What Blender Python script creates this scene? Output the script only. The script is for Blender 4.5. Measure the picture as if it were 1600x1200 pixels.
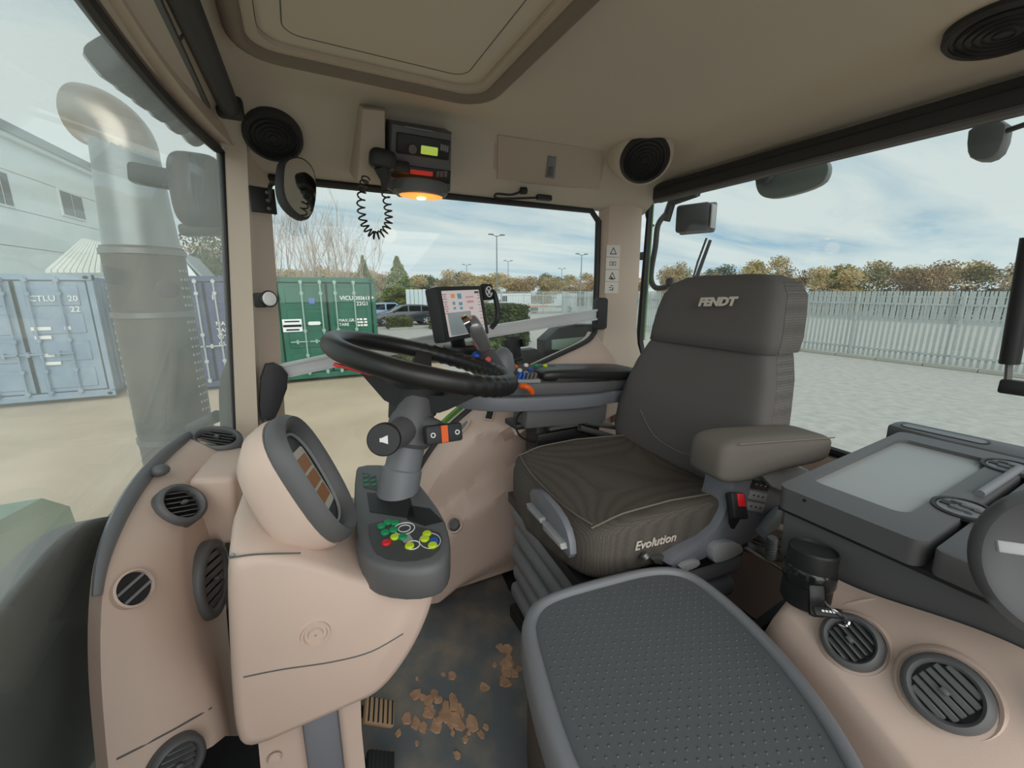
import bpy, bmesh, math, random
from mathutils import Vector, Matrix
V = Vector
sc = bpy.context.scene
for o in list(bpy.data.objects): bpy.data.objects.remove(o)
COL = sc.collection
# ---------------------------------------------------------------- camera
FPX = 650.0; TH = math.atan(145/FPX); YAW = math.radians(27); CZ = 1.15
cam = bpy.data.cameras.new('camera'); co = bpy.data.objects.new('camera', cam); COL.objects.link(co)
cam.sensor_fit = 'HORIZONTAL'; cam.sensor_width = 36; cam.lens = 36*FPX/1600; cam.clip_start = .02; cam.clip_end = 600
co.location = (0, 0, CZ); co.rotation_euler = (math.pi/2-TH, 0, -YAW); sc.camera = co
sc.view_settings.view_transform = 'Standard'; sc.view_settings.look = 'None'
sc.view_settings.gamma = 1; sc.view_settings.use_curve_mapping = False
sc.view_settings.exposure = 0.0
SKY = 1.0; SUN = 2.3
# ---------------------------------------------------------------- sky
w = bpy.data.worlds.new('sky'); sc.world = w; w.use_nodes = True
nt = w.node_tree; N = nt.nodes; L = nt.links
for n in list(N): N.remove(n)
def nd(t, **k):
    n = N.new(t)
    for a, b in k.items():
        if a.startswith('i_'): n.inputs[a[2:].replace('_', ' ')].default_value = b
        else: setattr(n, a, b)
    return n
out = nd('ShaderNodeOutputWorld'); bg = nd('ShaderNodeBackground'); bg.inputs[1].default_value = SKY
tc = nd('ShaderNodeTexCoord'); sep = nd('ShaderNodeSeparateXYZ'); L.new(tc.outputs['Generated'], sep.inputs[0])
ad = nd('ShaderNodeMath', operation='ADD'); ad.inputs[1].default_value = .12
mx = nd('ShaderNodeMath', operation='MAXIMUM'); mx.inputs[1].default_value = .02
L.new(sep.outputs[2], mx.inputs[0]); L.new(mx.outputs[0], ad.inputs[0])
dv = nd('ShaderNodeVectorMath', operation='SCALE'); iv = nd('ShaderNodeMath', operation='DIVIDE'); iv.inputs[0].default_value = 1
L.new(ad.outputs[0], iv.inputs[1]); L.new(tc.outputs['Generated'], dv.inputs[0]); L.new(iv.outputs[0], dv.inputs['Scale'])
mp = nd('ShaderNodeMapping'); mp.inputs['Rotation'].default_value = (0, 0, math.radians(-35)); mp.inputs['Scale'].default_value = (.35, 1.1, .3)
L.new(dv.outputs[0], mp.inputs[0])
nz = nd('ShaderNodeTexNoise'); nz.inputs['Scale'].default_value = 1.1; nz.inputs['Detail'].default_value = 7; nz.inputs['Roughness'].default_value = .55
nz.inputs['Distortion'].default_value = .6
L.new(mp.outputs[0], nz.inputs['Vector'])
rp = nd('ShaderNodeValToRGB')
rp.color_ramp.elements[0].position = .30; rp.color_ramp.elements[0].color = (.27, .47, .66, 1)
rp.color_ramp.elements[1].position = .54; rp.color_ramp.elements[1].color = (.74, .80, .80, 1)
e = rp.color_ramp.elements.new(.40); e.color = (.55, .67, .73, 1)
L.new(nz.outputs['Fac'], rp.inputs[0])
hr = nd('ShaderNodeMapRange'); hr.inputs['From Min'].default_value = 0; hr.inputs['From Max'].default_value = .10
hr.inputs['To Min'].default_value = .75; hr.inputs['To Max'].default_value = 0
L.new(sep.outputs[2], hr.inputs[0])
mxc = nd('ShaderNodeMixRGB'); mxc.inputs[2].default_value = (.66, .76, .80, 1)
L.new(hr.outputs[0], mxc.inputs[0]); L.new(rp.outputs[0], mxc.inputs[1])
L.new(mxc.outputs[0], bg.inputs[0]); L.new(bg.outputs[0], out.inputs[0])
sl = bpy.data.lights.new('sun', 'SUN'); sl.energy = SUN; sl.angle = math.radians(70); sl.color = (1, .965, .92)
so = bpy.data.objects.new('sun', sl); COL.objects.link(so)
so.rotation_euler = V((.20, .86, -.44)).to_track_quat('-Z', 'Y').to_euler()
# ---------------------------------------------------------------- pixel-to-point helpers (rays of the 1600x1200 frame onto real planes)
cF = V((math.sin(YAW)*math.cos(TH), math.cos(YAW)*math.cos(TH), -math.sin(TH)))
cR = V((math.cos(YAW), -math.sin(YAW), 0)); cU = cR.cross(cF)
CAM = V((0, 0, CZ))
def ray(x, y): return cF + cR*((x-800)/FPX) + cU*((600-y)/FPX)
def A(x, y, X=None, Y=None, Z=None, d=None):
    r = ray(x, y)
    if X is not None: t = X/r.x
    elif Y is not None: t = Y/r.y
    elif Z is not None: t = (Z-CZ)/r.z
    else: t = d
    return CAM + r*t
def onp(x, y, P0, Nn):
    r = ray(x, y); return CAM + r*((P0-CAM).dot(Nn)/r.dot(Nn))
# ---------------------------------------------------------------- materials
def lin(c): return tuple(((v/255)/12.92 if v/255 <= .04045 else ((v/255+.055)/1.055)**2.4) for v in c)
MATS = {}
def mat(name, col, rough=.5, metal=0, bump=None, var=None, emit=0, spec=.5, col2=None, coat=0):
    m = bpy.data.materials.new(name); m.use_nodes = True; nt = m.node_tree; b = nt.nodes['Principled BSDF']
    c = lin(col)+(1,); b.inputs['Base Color'].default_value = c
    b.inputs['Roughness'].default_value = rough; b.inputs['Metallic'].default_value = metal
    b.inputs['Specular IOR Level'].default_value = spec; b.inputs['Coat Weight'].default_value = coat
    if emit:
        b.inputs['Emission Color'].default_value = c; b.inputs['Emission Strength'].default_value = emit
    t = nt.nodes.new('ShaderNodeTexCoord')
    if var:   # (scale, lo, hi [,col2])
        n = nt.nodes.new('ShaderNodeTexNoise'); n.inputs['Scale'].default_value = var[0]; n.inputs['Detail'].default_value = 5
        nt.links.new(t.outputs['Object'], n.inputs['Vector'])
        r = nt.nodes.new('ShaderNodeValToRGB'); r.color_ramp.elements[0].position = var[1]; r.color_ramp.elements[1].position = var[2]
        r.color_ramp.elements[0].color = c; r.color_ramp.elements[1].color = lin(col2 or col)+(1,)
        nt.links.new(n.outputs['Fac'], r.inputs[0]); nt.links.new(r.outputs[0], b.inputs['Base Color'])
    if bump:
        n = nt.nodes.new('ShaderNodeTexNoise'); n.inputs['Scale'].default_value = bump[0]; n.inputs['Detail'].default_value = 3
        nt.links.new(t.outputs['Object'], n.inputs['Vector'])
        bp = nt.nodes.new('ShaderNodeBump'); bp.inputs['Strength'].default_value = bump[1]; bp.inputs['Distance'].default_value = bump[2] if len(bump) > 2 else .002
        nt.links.new(n.outputs['Fac'], bp.inputs['Height']); nt.links.new(bp.outputs[0], b.inputs['Normal'])
    MATS[name] = m; return m
M = MATS
def glassmat(name, tint, refl, dirt_veil, dirt_veil_col=(.8, .82, .8), dscale=3):
    m = bpy.data.materials.new(name); m.use_nodes = True; nt = m.node_tree
    for n in list(nt.nodes): nt.nodes.remove(n)
    o = nt.nodes.new('ShaderNodeOutputMaterial'); tr = nt.nodes.new('ShaderNodeBsdfTransparent'); tr.inputs[0].default_value = tint+(1,)
    gl = nt.nodes.new('ShaderNodeBsdfGlossy'); gl.inputs['Roughness'].default_value = .02
    fr = nt.nodes.new('ShaderNodeLayerWeight'); fr.inputs[0].default_value = .5
    pw = nt.nodes.new('ShaderNodeMath'); pw.operation = 'POWER'; pw.inputs[1].default_value = 4.5; nt.links.new(fr.outputs['Facing'], pw.inputs[0])
    ml = nt.nodes.new('ShaderNodeMath'); ml.operation = 'MULTIPLY_ADD'; ml.inputs[1].default_value = refl*4; ml.inputs[2].default_value = .02; nt.links.new(pw.outputs[0], ml.inputs[0])
    m1 = nt.nodes.new('ShaderNodeMixShader'); nt.links.new(ml.outputs[0], m1.inputs[0]); nt.links.new(tr.outputs[0], m1.inputs[1]); nt.links.new(gl.outputs[0], m1.inputs[2])
    last = m1
    if dirt_veil:
        df = nt.nodes.new('ShaderNodeBsdfTranslucent'); df.inputs[0].default_value = dirt_veil_col+(1,)
        d2 = nt.nodes.new('ShaderNodeBsdfDiffuse'); d2.inputs[0].default_value = dirt_veil_col+(1,)
        ds = nt.nodes.new('ShaderNodeAddShader'); nt.links.new(df.outputs[0], ds.inputs[0]); nt.links.new(d2.outputs[0], ds.inputs[1])
        t = nt.nodes.new('ShaderNodeTexCoord'); n = nt.nodes.new('ShaderNodeTexNoise'); n.inputs['Scale'].default_value = dscale; n.inputs['Detail'].default_value = 6
        nt.links.new(t.outputs['Object'], n.inputs['Vector'])
        mr = nt.nodes.new('ShaderNodeMapRange'); mr.inputs[1].default_value = .3; mr.inputs[2].default_value = .75; mr.inputs[3].default_value = dirt_veil*.6; mr.inputs[4].default_value = dirt_veil*1.3
        nt.links.new(n.outputs['Fac'], mr.inputs[0])
        m2 = nt.nodes.new('ShaderNodeMixShader'); nt.links.new(mr.outputs[0], m2.inputs[0]); nt.links.new(m1.outputs[0], m2.inputs[1]); nt.links.new(ds.outputs[0], m2.inputs[2]); last = m2
    nt.links.new(last.outputs[0], o.inputs[0]); MATS[name] = m
mat('beige', (209, 185, 171), .5, bump=(900, .25, .0006), var=(4, .3, .75), col2=(201, 178, 164))
mat('liner', (192, 182, 168), .85, bump=(700, .3, .0008))
mat('liner2', (182, 168, 153), .8, bump=(700, .2, .0006))
mat('pillar', (196, 178, 162), .6, bump=(900, .2, .0006))
mat('hatchp', (196, 184, 170), .8)
mat('dgrey', (92, 92, 93), .5, bump=(1200, .25, .0005))
mat('mgrey', (118, 120, 124), .45, bump=(1200, .2, .0005))
mat('lgrey', (150, 151, 152), .45)
mat('bluegrey', (112, 114, 121), .45, bump=(1000, .2, .0005))
mat('black', (28, 28, 29), .5)
mat('softblack', (44, 44, 46), .6, bump=(900, .3, .0006))
mat('gloss', (30, 30, 32), .18)
mat('leather', (34, 33, 33), .38, bump=(500, .25, .0006))
mat('rubber', (40, 42, 44), .75)
mat('alu', (198, 199, 200), .38, .25)
mat('chrome', (225, 226, 228), .12, 1)
mat('steel', (120, 120, 118), .45, .7)
mat('white', (235, 235, 232), .5)
mat('silverprint', (205, 196, 184), .5)
mat('orange', (232, 96, 24), .4)
mat('red', (214, 30, 40), .4)
mat('green', (20, 140, 86), .4)
mat('lime', (190, 214, 40), .4)
mat('blue', (30, 84, 176), .4)
mat('paintgreen', (96, 140, 60), .3, coat=.3)
mat('mirror', (220, 226, 228), .03, 1)
glassmat('glass', (.94, .97, .96), .06, .010, dscale=4)
glassmat('glassdirtveil', (.95, .98, .97), .11, .095, (.78, .83, .81), dscale=2.2)  # dust film thickened to paint in the bright veil of light over the windscreen
glassmat('carglass', (.25, .32, .36), .3, 0)
mat('lens', (236, 238, 236), .15)
mat('amber', (255, 150, 62), .3, emit=1.1)
mat('hotbulb', (255, 226, 160), .3, emit=6)
# ---------------------------------------------------------------- mesh helpers
def frame(o, x, y=None, z=None):
    x = V(x).normalized()
    if z is None: y = V(y); z = x.cross(y).normalized()
    else: z = V(z); z = (z-x*z.dot(x)).normalized()
    y = z.cross(x).normalized()
    m = Matrix((x, y, z)).transposed().to_4x4(); m.translation = V(o); return m
def nframe(o, n, up=(0, 0, 1)):       # z axis = n, y axis as near to 'up' as can be
    n = V(n).normalized(); up = V(up)
    y = (up-n*up.dot(n))
    if y.length < 1e-4: y = V((0, 1, 0))
    y.normalize(); x = y.cross(n)
    m = Matrix((x, y, n)).transposed().to_4x4(); m.translation = V(o); return m
def T(x, y, z): return Matrix.Translation((x, y, z))
class MB:
    def __init__(s): s.bm = bmesh.new()
    def _add(s, b, Mx=None):
        if Mx is not None: b.transform(Mx)
        me = bpy.data.meshes.new('tmp'); b.to_mesh(me); b.free(); s.bm.from_mesh(me); bpy.data.meshes.remove(me); return s
    def box(s, c, size, Mx=None, bev=0, seg=2):
        b = bmesh.new(); bmesh.ops.create_cube(b, size=1); b.transform(Matrix.Diagonal((*size, 1)))
        if bev: bmesh.ops.bevel(b, geom=b.edges[:], offset=bev, segments=seg, profile=.5, affect='EDGES')
        b.transform(T(*c)); return s._add(b, Mx)
    def prism(s, poly, z0, z1, Mx=None, bev=0, seg=2, both=True):
        b = bmesh.new(); vs = [b.verts.new((p[0], p[1], z0)) for p in poly]; f = b.faces.new(vs)
        r = bmesh.ops.extrude_face_region(b, geom=[f]); nv = [v for v in r['geom'] if isinstance(v, bmesh.types.BMVert)]
        for v in nv: v.co.z = z1
        bmesh.ops.recalc_face_normals(b, faces=b.faces[:])
        if bev:
            zs = [z1, z0] if both else [z1]
            ed = [e for e in b.edges if any(abs(e.verts[0].co.z-z) < 1e-7 and abs(e.verts[1].co.z-z) < 1e-7 for z in zs)]
            bmesh.ops.bevel(b, geom=ed, offset=bev, segments=seg, profile=.5, affect='EDGES')
        return s._add(b, Mx)
    def ring(s, po, pi, z0, z1, Mx=None):      # flat frame between an outer and inner outline of equal count
        b = bmesh.new(); n = len(po)
        vo0 = [b.verts.new((*p[:2], z0)) for p in po]; vi0 = [b.verts.new((*p[:2], z0)) for p in pi]
        vo1 = [b.verts.new((*p[:2], z1)) for p in po]; vi1 = [b.verts.new((*p[:2], z1)) for p in pi]
        for i in range(n):
            j = (i+1) % n
            for q in ((vo1[i], vo1[j], vi1[j], vi1[i]), (vo0[j], vo0[i], vi0[i], vi0[j]), (vo0[i], vo0[j], vo1[j], vo1[i]), (vi0[j], vi0[i], vi1[i], vi1[j])): b.faces.new(q)
        bmesh.ops.recalc_face_normals(b, faces=b.faces[:]); return s._add(b, Mx)
    def lathe(s, prof, Mx=None, n=32, sx=1, sy=1, cap=True):
        b = bmesh.new(); rings = []
        for r, z in prof: rings.append([b.verts.new((r*sx*math.cos(2*math.pi*k/n), r*sy*math.sin(2*math.pi*k/n), z)) for k in range(n)])
        for a, c in zip(rings, rings[1:]):
            for k in range(n): b.faces.new((a[k], a[(k+1) % n], c[(k+1) % n], c[k]))
        if cap:
            b.faces.new(rings[0][::-1]); b.faces.new(rings[-1])
        bmesh.ops.recalc_face_normals(b, faces=b.faces[:])
        return s._add(b, Mx)
    def tube(s, pts, r, n=8, closed=False, Mx=None, sq=None):
        pts = [V(p) for p in pts]; k = len(pts); b = bmesh.new(); rings = []
        rs = r if isinstance(r, (list, tuple)) else [r]*k
        prev = None
        for i in range(k):
            if closed: t = pts[(i+1) % k]-pts[i-1]
            else: t = pts[min(i+1, k-1)]-pts[max(i-1, 0)]
            t.normalize()
            if prev is None:
                u = V((0, 0, 1)) if abs(t.z) < .9 else V((1, 0, 0)); u = (u-t*u.dot(t)).normalized()
            else: u = (prev-t*prev.dot(t)).normalized()
            prev = u; v = t.cross(u); a, c = sq or (1, 1)
            rings.append([b.verts.new(pts[i]+(u*math.cos(2*math.pi*q/n)*a+v*math.sin(2*math.pi*q/n)*c)*rs[i]) for q in range(n)])
        for i in range(k if closed else k-1):
            p, q = rings[i], rings[(i+1) % k]
            for j in range(n): b.faces.new((p[j], p[(j+1) % n], q[(j+1) % n], q[j]))
        if not closed:
            b.faces.new(rings[0][::-1]); b.faces.new(rings[-1])
        bmesh.ops.recalc_face_normals(b, faces=b.faces[:])
        return s._add(b, Mx)
    def loft(s, rings, Mx=None, caps=True):
        b = bmesh.new(); R = [[b.verts.new(p) for p in r] for r in rings]; n = len(R[0])
        for p, q in zip(R, R[1:]):
            for j in range(n): b.faces.new((p[j], p[(j+1) % n], q[(j+1) % n], q[j]))
        if caps: b.faces.new(R[0][::-1]); b.faces.new(R[-1])
        bmesh.ops.recalc_face_normals(b, faces=b.faces[:])
        return s._add(b, Mx)
    def grid(s, rows, thick=0, dirv=None, Mx=None):
        b = bmesh.new(); R = [[b.verts.new(p) for p in r] for r in rows]
        for p, q in zip(R, R[1:]):
            for j in range(len(p)-1): b.faces.new((p[j], p[j+1], q[j+1], q[j]))
        if thick:
            r = bmesh.ops.extrude_face_region(b, geom=b.faces[:])
            for v in r['geom']:
                if isinstance(v, bmesh.types.BMVert): v.co += V(dirv)*thick
        bmesh.ops.recalc_face_normals(b, faces=b.faces[:])
        return s._add(b, Mx)
    def ball(s, c, r, Mx=None, sub=2):
        b = bmesh.new(); bmesh.ops.create_icosphere(b, subdivisions=sub, radius=1)
        b.transform(Matrix.Diagonal((*(r if isinstance(r, (tuple, list)) else (r, r, r)), 1))); b.transform(T(*c)); return s._add(b, Mx)
    def mesh(s, name, m, ang=38):
        me = bpy.data.meshes.new(name); s.bm.to_mesh(me); s.bm.free(); me.materials.append(M[m] if isinstance(m, str) else m)
        if ang:
            me.polygons.foreach_set('use_smooth', [True]*len(me.polygons)); me.set_sharp_from_angle(angle=math.radians(ang))
        return me
def ob(name, mb, m, parent=None, ang=38, sub=0):
    me = mb if isinstance(mb, bpy.types.Mesh) else mb.mesh(name, m, ang)
    o = bpy.data.objects.new(name, me); COL.objects.link(o)
    if parent is not None:
        o.parent = parent; o.matrix_parent_inverse = WM[parent.name].inverted(); WM[o.name] = Matrix.Identity(4)
    else:
        n = len(me.vertices)
        if n:
            lo = [min(v.co[i] for v in me.vertices) for i in range(3)]; hi = [max(v.co[i] for v in me.vertices) for i in range(3)]
            c = V(((lo[0]+hi[0])/2, (lo[1]+hi[1])/2, lo[2])); me.transform(T(*(-c))); o.location = c; WM[o.name] = T(*c)
    if sub:
        md = o.modifiers.new('subsurf', 'SUBSURF'); md.levels = sub; md.render_levels = sub
    return o
WM = {}
def tag(o, label, cat, group=None):
    o['label'] = label; o['category'] = cat
    if group: o['group'] = group
    return o
def struct(o): o['kind'] = 'structure'; return o
def thing(name, label, cat, loc, group=None):
    o = bpy.data.objects.new(name, None); COL.objects.link(o); o.location = V(loc); o.empty_display_size = .05; WM[o.name] = T(*V(loc))
    return tag(o, label, cat, group)
def dup(root, loc, rotz=0, label=None, group=None, scale=None):
    r = root.copy(); COL.objects.link(r); r.location = loc; r.rotation_euler = (0, 0, rotz)
    if scale: r.scale = scale
    if label: r['label'] = label
    if group: r['group'] = group
    for ch in root.children:
        c = ch.copy(); COL.objects.link(c); c.parent = r
        for g in ch.children:
            d = g.copy(); COL.objects.link(d); d.parent = c
    return r
def text(name, s, size, Mx, m, parent, shear=0, bold=0, align='CENTER', ext=.0004, spacing=1):
    cu = bpy.data.curves.new(name, 'FONT'); cu.body = s; cu.size = size; cu.shear = shear; cu.offset = bold; cu.align_x = align; cu.align_y = 'CENTER'; cu.extrude = ext
    cu.space_character = spacing
    cu.resolution_u = 3
    t = bpy.data.objects.new('tmp', cu); COL.objects.link(t); dg = bpy.context.evaluated_depsgraph_get()
    me = bpy.data.meshes.new_from_object(t.evaluated_get(dg)); bpy.data.objects.remove(t); bpy.data.curves.remove(cu)
    me.materials.clear(); me.materials.append(M[m]); me.transform(Mx); me.name = name
    return ob(name, me, m, parent)
def rrect(w, h, r, n=5, cx=0, cy=0):
    p = []
    for sx, sy, a0 in ((1, 1, 0), (-1, 1, 90), (-1, -1, 180), (1, -1, 270)):
        for k in range(n+1):
            a = math.radians(a0+90*k/n); p.append((cx+sx*(w/2-r)+r*math.cos(a), cy+sy*(h/2-r)+r*math.sin(a)))
    return p
def smooth_poly(pts, it=2):                   # Chaikin corner cutting of a closed outline
    for _ in range(it):
        q = []
        for i in range(len(pts)):
            a = V(pts[i]); b = V(pts[(i+1) % len(pts)]); q += [a*.75+b*.25, a*.25+b*.75]
        pts = q
    return pts
def spline(pts, n=6):
    pts = [V(p) for p in pts]; o = []
    for i in range(len(pts)-1):
        p0 = pts[max(i-1, 0)]; p1 = pts[i]; p2 = pts[i+1]; p3 = pts[min(i+2, len(pts)-1)]
        for k in range(n):
            t = k/n; o.append(.5*((2*p1)+(p2-p0)*t+(2*p0-5*p1+4*p2-p3)*t*t+(3*p1-p0-3*p2+p3)*t**3))
    return o+[pts[-1]]
def sst(a, b, x): t = max(0, min(1, (x-a)/(b-a))); return t*t*(3-2*t)
def to2(Mi, p): q = Mi @ p; return (q.x, q.y)
from mathutils.bvhtree import BVHTree
def bhit(o, x, y, off=0):                 # where a pixel ray meets an object's surface, with the surface normal turned to the camera
    me = o.data; L0 = o.location if o.parent is None else V((0, 0, 0))
    t = BVHTree.FromPolygons([v.co+L0 for v in me.vertices], [p.vertices[:] for p in me.polygons])
    r = ray(x, y); p, n, i, d = t.ray_cast(CAM, r.normalized())
    if p is None: return None, None
    if n.dot(r) > 0: n = -n
    return p+n*off, n
G = -1.2        # yard level below the cab floor
# ================================================================ OUTSIDE: yard, containers, buildings, fences, trees
mat('asphalt', (190, 186, 179), .85, bump=(60, .5, .01), var=(5, .3, .7), col2=(168, 165, 159))
mat('slab', (206, 182, 156), .85, bump=(40, .3, .01), var=(.8, .3, .7), col2=(188, 165, 140))
mat('kerb', (168, 166, 156), .85, bump=(30, .4, .01))
mat('grass', (112, 118, 66), .9, bump=(40, .8, .03), var=(3, .3, .7), col2=(138, 122, 84))
struct(ob('ground', MB().box((0, 50, G-.1), (400, 300, .2)), 'asphalt'))
sm = MB()
sm.box((-13, 5.5, G-.05), (34, 17, .12)); struct(ob('yard_slab', sm, 'slab'))
def kerb(a, b, w=.16, h=.12):
    a = V(a); b = V(b); n = max(1, int((b-a).length/1.2)); mb = MB().box((0, 0, h/2), ((b-a).length/n-.015, w, h), bev=.015, seg=1)
    me = mb.mesh('kerb_stone', 'kerb'); root = bpy.data.objects.new('kerb', None); COL.objects.link(root); root['kind'] = 'structure'; root.location = a
    d = (b-a)/n; ang = math.atan2(d.y, d.x)
    for i in range(n):
        o = bpy.data.objects.new('kerb_stone', me); COL.objects.link(o); o.parent = root; o.location = d*(i+.5); o.rotation_euler = (0, 0, ang)
kerb((17.6, -3, G), (17.9, 12, G)); kerb((5.0, 26.6, G), (14, 27.6, G)); kerb((4.4, 12.9, G), (13, 16.2, G))
# ---- shipping containers
mat('bluepaint', (126, 148, 170), .5, var=(3, .35, .8), col2=(150, 168, 184))
mat('navypaint', (58, 66, 104), .5, var=(3, .35, .8), col2=(74, 82, 120))
mat('greenpaint', (8, 90, 68), .45, var=(3, .35, .8), col2=(20, 104, 80))
mat('galv', (176, 182, 182), .45, .4)
mat('galvgreen', (140, 172, 160), .5)
mat('seal', (30, 34, 34), .8)
mat('sticker', (232, 236, 238), .5); mat('stickerblue', (74, 110, 170), .5)
def container(x0, paint, bar, label):
    W = 2.44; H = 2.59; Y0 = 12.0; Ln = 6.06; z0 = G+.1
    r = thing('shipping_container', label, 'container', (x0+W/2, Y0+Ln/2, z0))
    b = MB(); b.box((x0+W/2, Y0+.12+Ln/2, z0+H/2), (W-.12, Ln-.1, H-.1))
    for k in range(20):      # corrugated side ribs
        y = Y0+.4+k*.28
        for s in (0, 1): b.box((x0+.05+s*(W-.1), y, z0+H/2), (.05, .14, H-.3))
    ob('body', b, paint, r)
    f = MB()
    for s in (0, 1): f.box((x0+.05+s*(W-.1), Y0+.06, z0+H/2), (.1, .14, H), bev=.01, seg=1)
    f.box((x0+W/2, Y0+.06, z0+H-.06), (W, .14, .12), bev=.01, seg=1); f.box((x0+W/2, Y0+.06, z0+.07), (W, .14, .14), bev=.01, seg=1)
    ob('door_frame', f, paint, r)
    for s in (0, 1):
        for q in (0, 1):
            c = MB(); c.box((x0+.09+s*(W-.18), Y0+.05, z0+.06+q*(H-.12)), (.18, .17, .12), bev=.008, seg=1)
            ob('corner_casting', c, paint, r)
            h = MB(); h.lathe([(.035, 0), (.035, .012)], nframe((x0+.09+s*(W-.18), Y0-.03, z0+.06+q*(H-.12)), (0, -1, 0)), n=10, sx=1.3); ob('casting_hole', h, 'seal', r)
    dw = (W-.24)/2
    for s in (0, 1):
        cx = x0+.12+dw*(s+.5); d = MB(); zb = z0+.16; hh = H-.3
        d.box((cx, Y0+.05, zb+hh/2), (dw-.03, .05, hh), bev=.006, seg=1)
        for k in range(4):
            zc = zb+hh*(k+.5)/4
            d.box((cx, Y0+.02, zc), (dw-.28, .03, hh/4-.16), bev=.012, seg=1)
        do = ob('door', d, paint, r)
        g = MB(); g.box((cx+(dw/2-.01)*(-1 if s else 1), Y0+.015, zb+hh/2), (.035, .03, hh)); ob('door_seal', g, 'seal', do)
        for q in (0, 1):
            bx_ = cx+((-.03, .41), (-.34, .12))[s][q]
            bb = MB(); bb.tube([(bx_, Y0-.045, z0+.1), (bx_, Y0-.045, z0+H-.06)], .02, 8)
            bo = ob('locking_bar', bb, bar, r)
            for zz in (.16, .62, 1.25, 2.2, H-.12): ob('bar_bracket', MB().box((bx_, Y0-.03, z0+zz), (.085, .07, .08), bev=.01, seg=1), bar, bo)
            hd = MB(); hd.box((bx_-.16, Y0-.06, z0+.98), (.4, .03, .035), bev=.008, seg=1); hd.box((bx_-.2, Y0-.05, z0+.98), (.05, .06, .1)); ob('handle', hd, bar, bo)
    return r, x0, Y0, z0
def ctext(c, s, x, z, size, col='white', name='lettering'):
    return text(name, s, size, nframe((c[1]+x, c[2]-.012, c[3]+z), (0, -1, 0)), col, c[0], bold=.0015, align='LEFT', ext=.003)
gc = container(-.50, 'greenpaint', 'galvgreen', 'green shipping container with white code lettering beside the parked cars')
ctext(gc, 'VICU', 1.53, 2.07, .15); ctext(gc, '202613', 1.915, 2.07, .125); ctext(gc, '22G1', 1.93, 1.92, .14)
ctext(gc, 'MAX.GR.', 1.46, 1.49, .105); ctext(gc, 'TARE', 1.46, 1.38, .105)
for i, (x, z, w_) in enumerate([(1.9, 1.39, .07), (1.99, 1.39, .07), (2.1, 1.39, .08), (1.92, 1.31, .06), (2.0, 1.31, .08), (2.11, 1.31, .08), (1.92, 1.23, .06), (2.0, 1.23, .06), (2.1, 1.23, .1), (2.33, 1.96, .04)]):
    ob('painted_mark', MB().box((gc[1]+x+.03, gc[2]-.012, gc[3]+z+.12), (w_, .004, .05)), 'white', gc[0])
def sticker(c, x, z, w_, h_, m='sticker', name='sticker', r=.01):
    return ob(name, MB().prism(rrect(w_, h_, r), 0, .004, nframe((c[1]+x, c[2]-.008, c[3]+z), (0, -1, 0))), m, c[0])
s1 = sticker(gc, .36, 1.40, .44, .32); sticker(gc, .36, 1.39, .42, .06, 'stickerblue', 'sticker_band')
sticker(gc, .36, 1.29, .3, .04, 'stickerblue', 'sticker_band'); sticker(gc, .36, 1.5, .34, .035, 'mgrey', 'sticker_band')
sticker(gc, .87, 1.44, .3, .09, 'sticker', 'oval_plate', .045); sticker(gc, .86, 2.0, .14, .15, 'stickerblue')
bc = container(-6.2, 'bluepaint', 'bluepaint', 'pale blue grey shipping container beneath the white building')
ctext(bc, 'CTLU', 1.42, 2.1, .16); ctext(bc, '20', 2.0, 2.1, .16); ctext(bc, '22', 2.0, 1.88, .16)
for i, (x, z, w_) in enumerate([(1.5, 1.5, .3), (1.9, 1.5, .1), (1.5, 1.32, .25), (1.5, .95, .22), (1.55, .78, .25)]):
    ob('painted_mark', MB().box((bc[1]+x, bc[2]-.012, bc[3]+z), (w_, .004, .07)), 'white', bc[0])
sticker(bc, .28, 1.2, .26, .26, 'sticker', 'round_plate', .13); sticker(bc, .42, .62, .3, .26, 'dgrey', 'worn_plate'); sticker(bc, .12, 1.86, .3, .3)
nc = container(-3.1, 'navypaint', 'galv', 'dark navy shipping container standing between the pale blue and green ones')
ctext(nc, 'F', 1.36, 2.1, .16)
for i, s in enumerate(('MAX', 'TARE', 'WT', 'CU')): ctext(nc, s, 1.36, 1.5-i*.16, .13)
# ---- white building
mat('clad', (246, 250, 248), .6, var=(1, .3, .7), col2=(236, 244, 242)); mat('fascia', (150, 158, 160), .6); mat('winframe', (226, 230, 230), .5); mat('dark', (38, 42, 44), .4)
mat('ribroof', (222, 222, 212), .6)
EZ = 6.6
pa = A(-260, 84, Z=EZ); pb = A(143, 270, Z=EZ)
dx = (pb-pa).normalized(); wl = (pb-pa).length
bd = thing('white_building', 'white clad building with small windows above the pale blue container', 'building', (pb.x, pb.y, G))
FB = frame((pb.x, pb.y, G), (-dx.x, -dx.y, 0), (0, 0, 1))   # local x along the facade (away from the corner), y up, z = outward or inward
FB = frame((pb.x, pb.y, G), (-dx.x, -dx.y, 0), z=V((-dx.x, -dx.y, 0)).cross(V((0, 0, 1))))
HB = EZ-G
zin = -1 if FB.to_3x3().col[2].dot(V((0, -1, 0))) > 0 else 1
def bb_(name, x0, x1, y0, y1, z0, z1, m, par=bd):
    return ob(name, MB().box(((x0+x1)/2, (y0+y1)/2, (z0+z1)/2*-zin), (abs(x1-x0), abs(y1-y0), abs(z1-z0)), FB), m, par)
for k in range(6):
    y0 = HB*k/6; bb_('cladding_panel', 0, wl, y0+.015, HB*(k+1)/6-.015, -8, 0, 'clad')
bb_('core', .05, wl, 0, HB-.05, -7.9, -.05, 'fascia')
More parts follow.
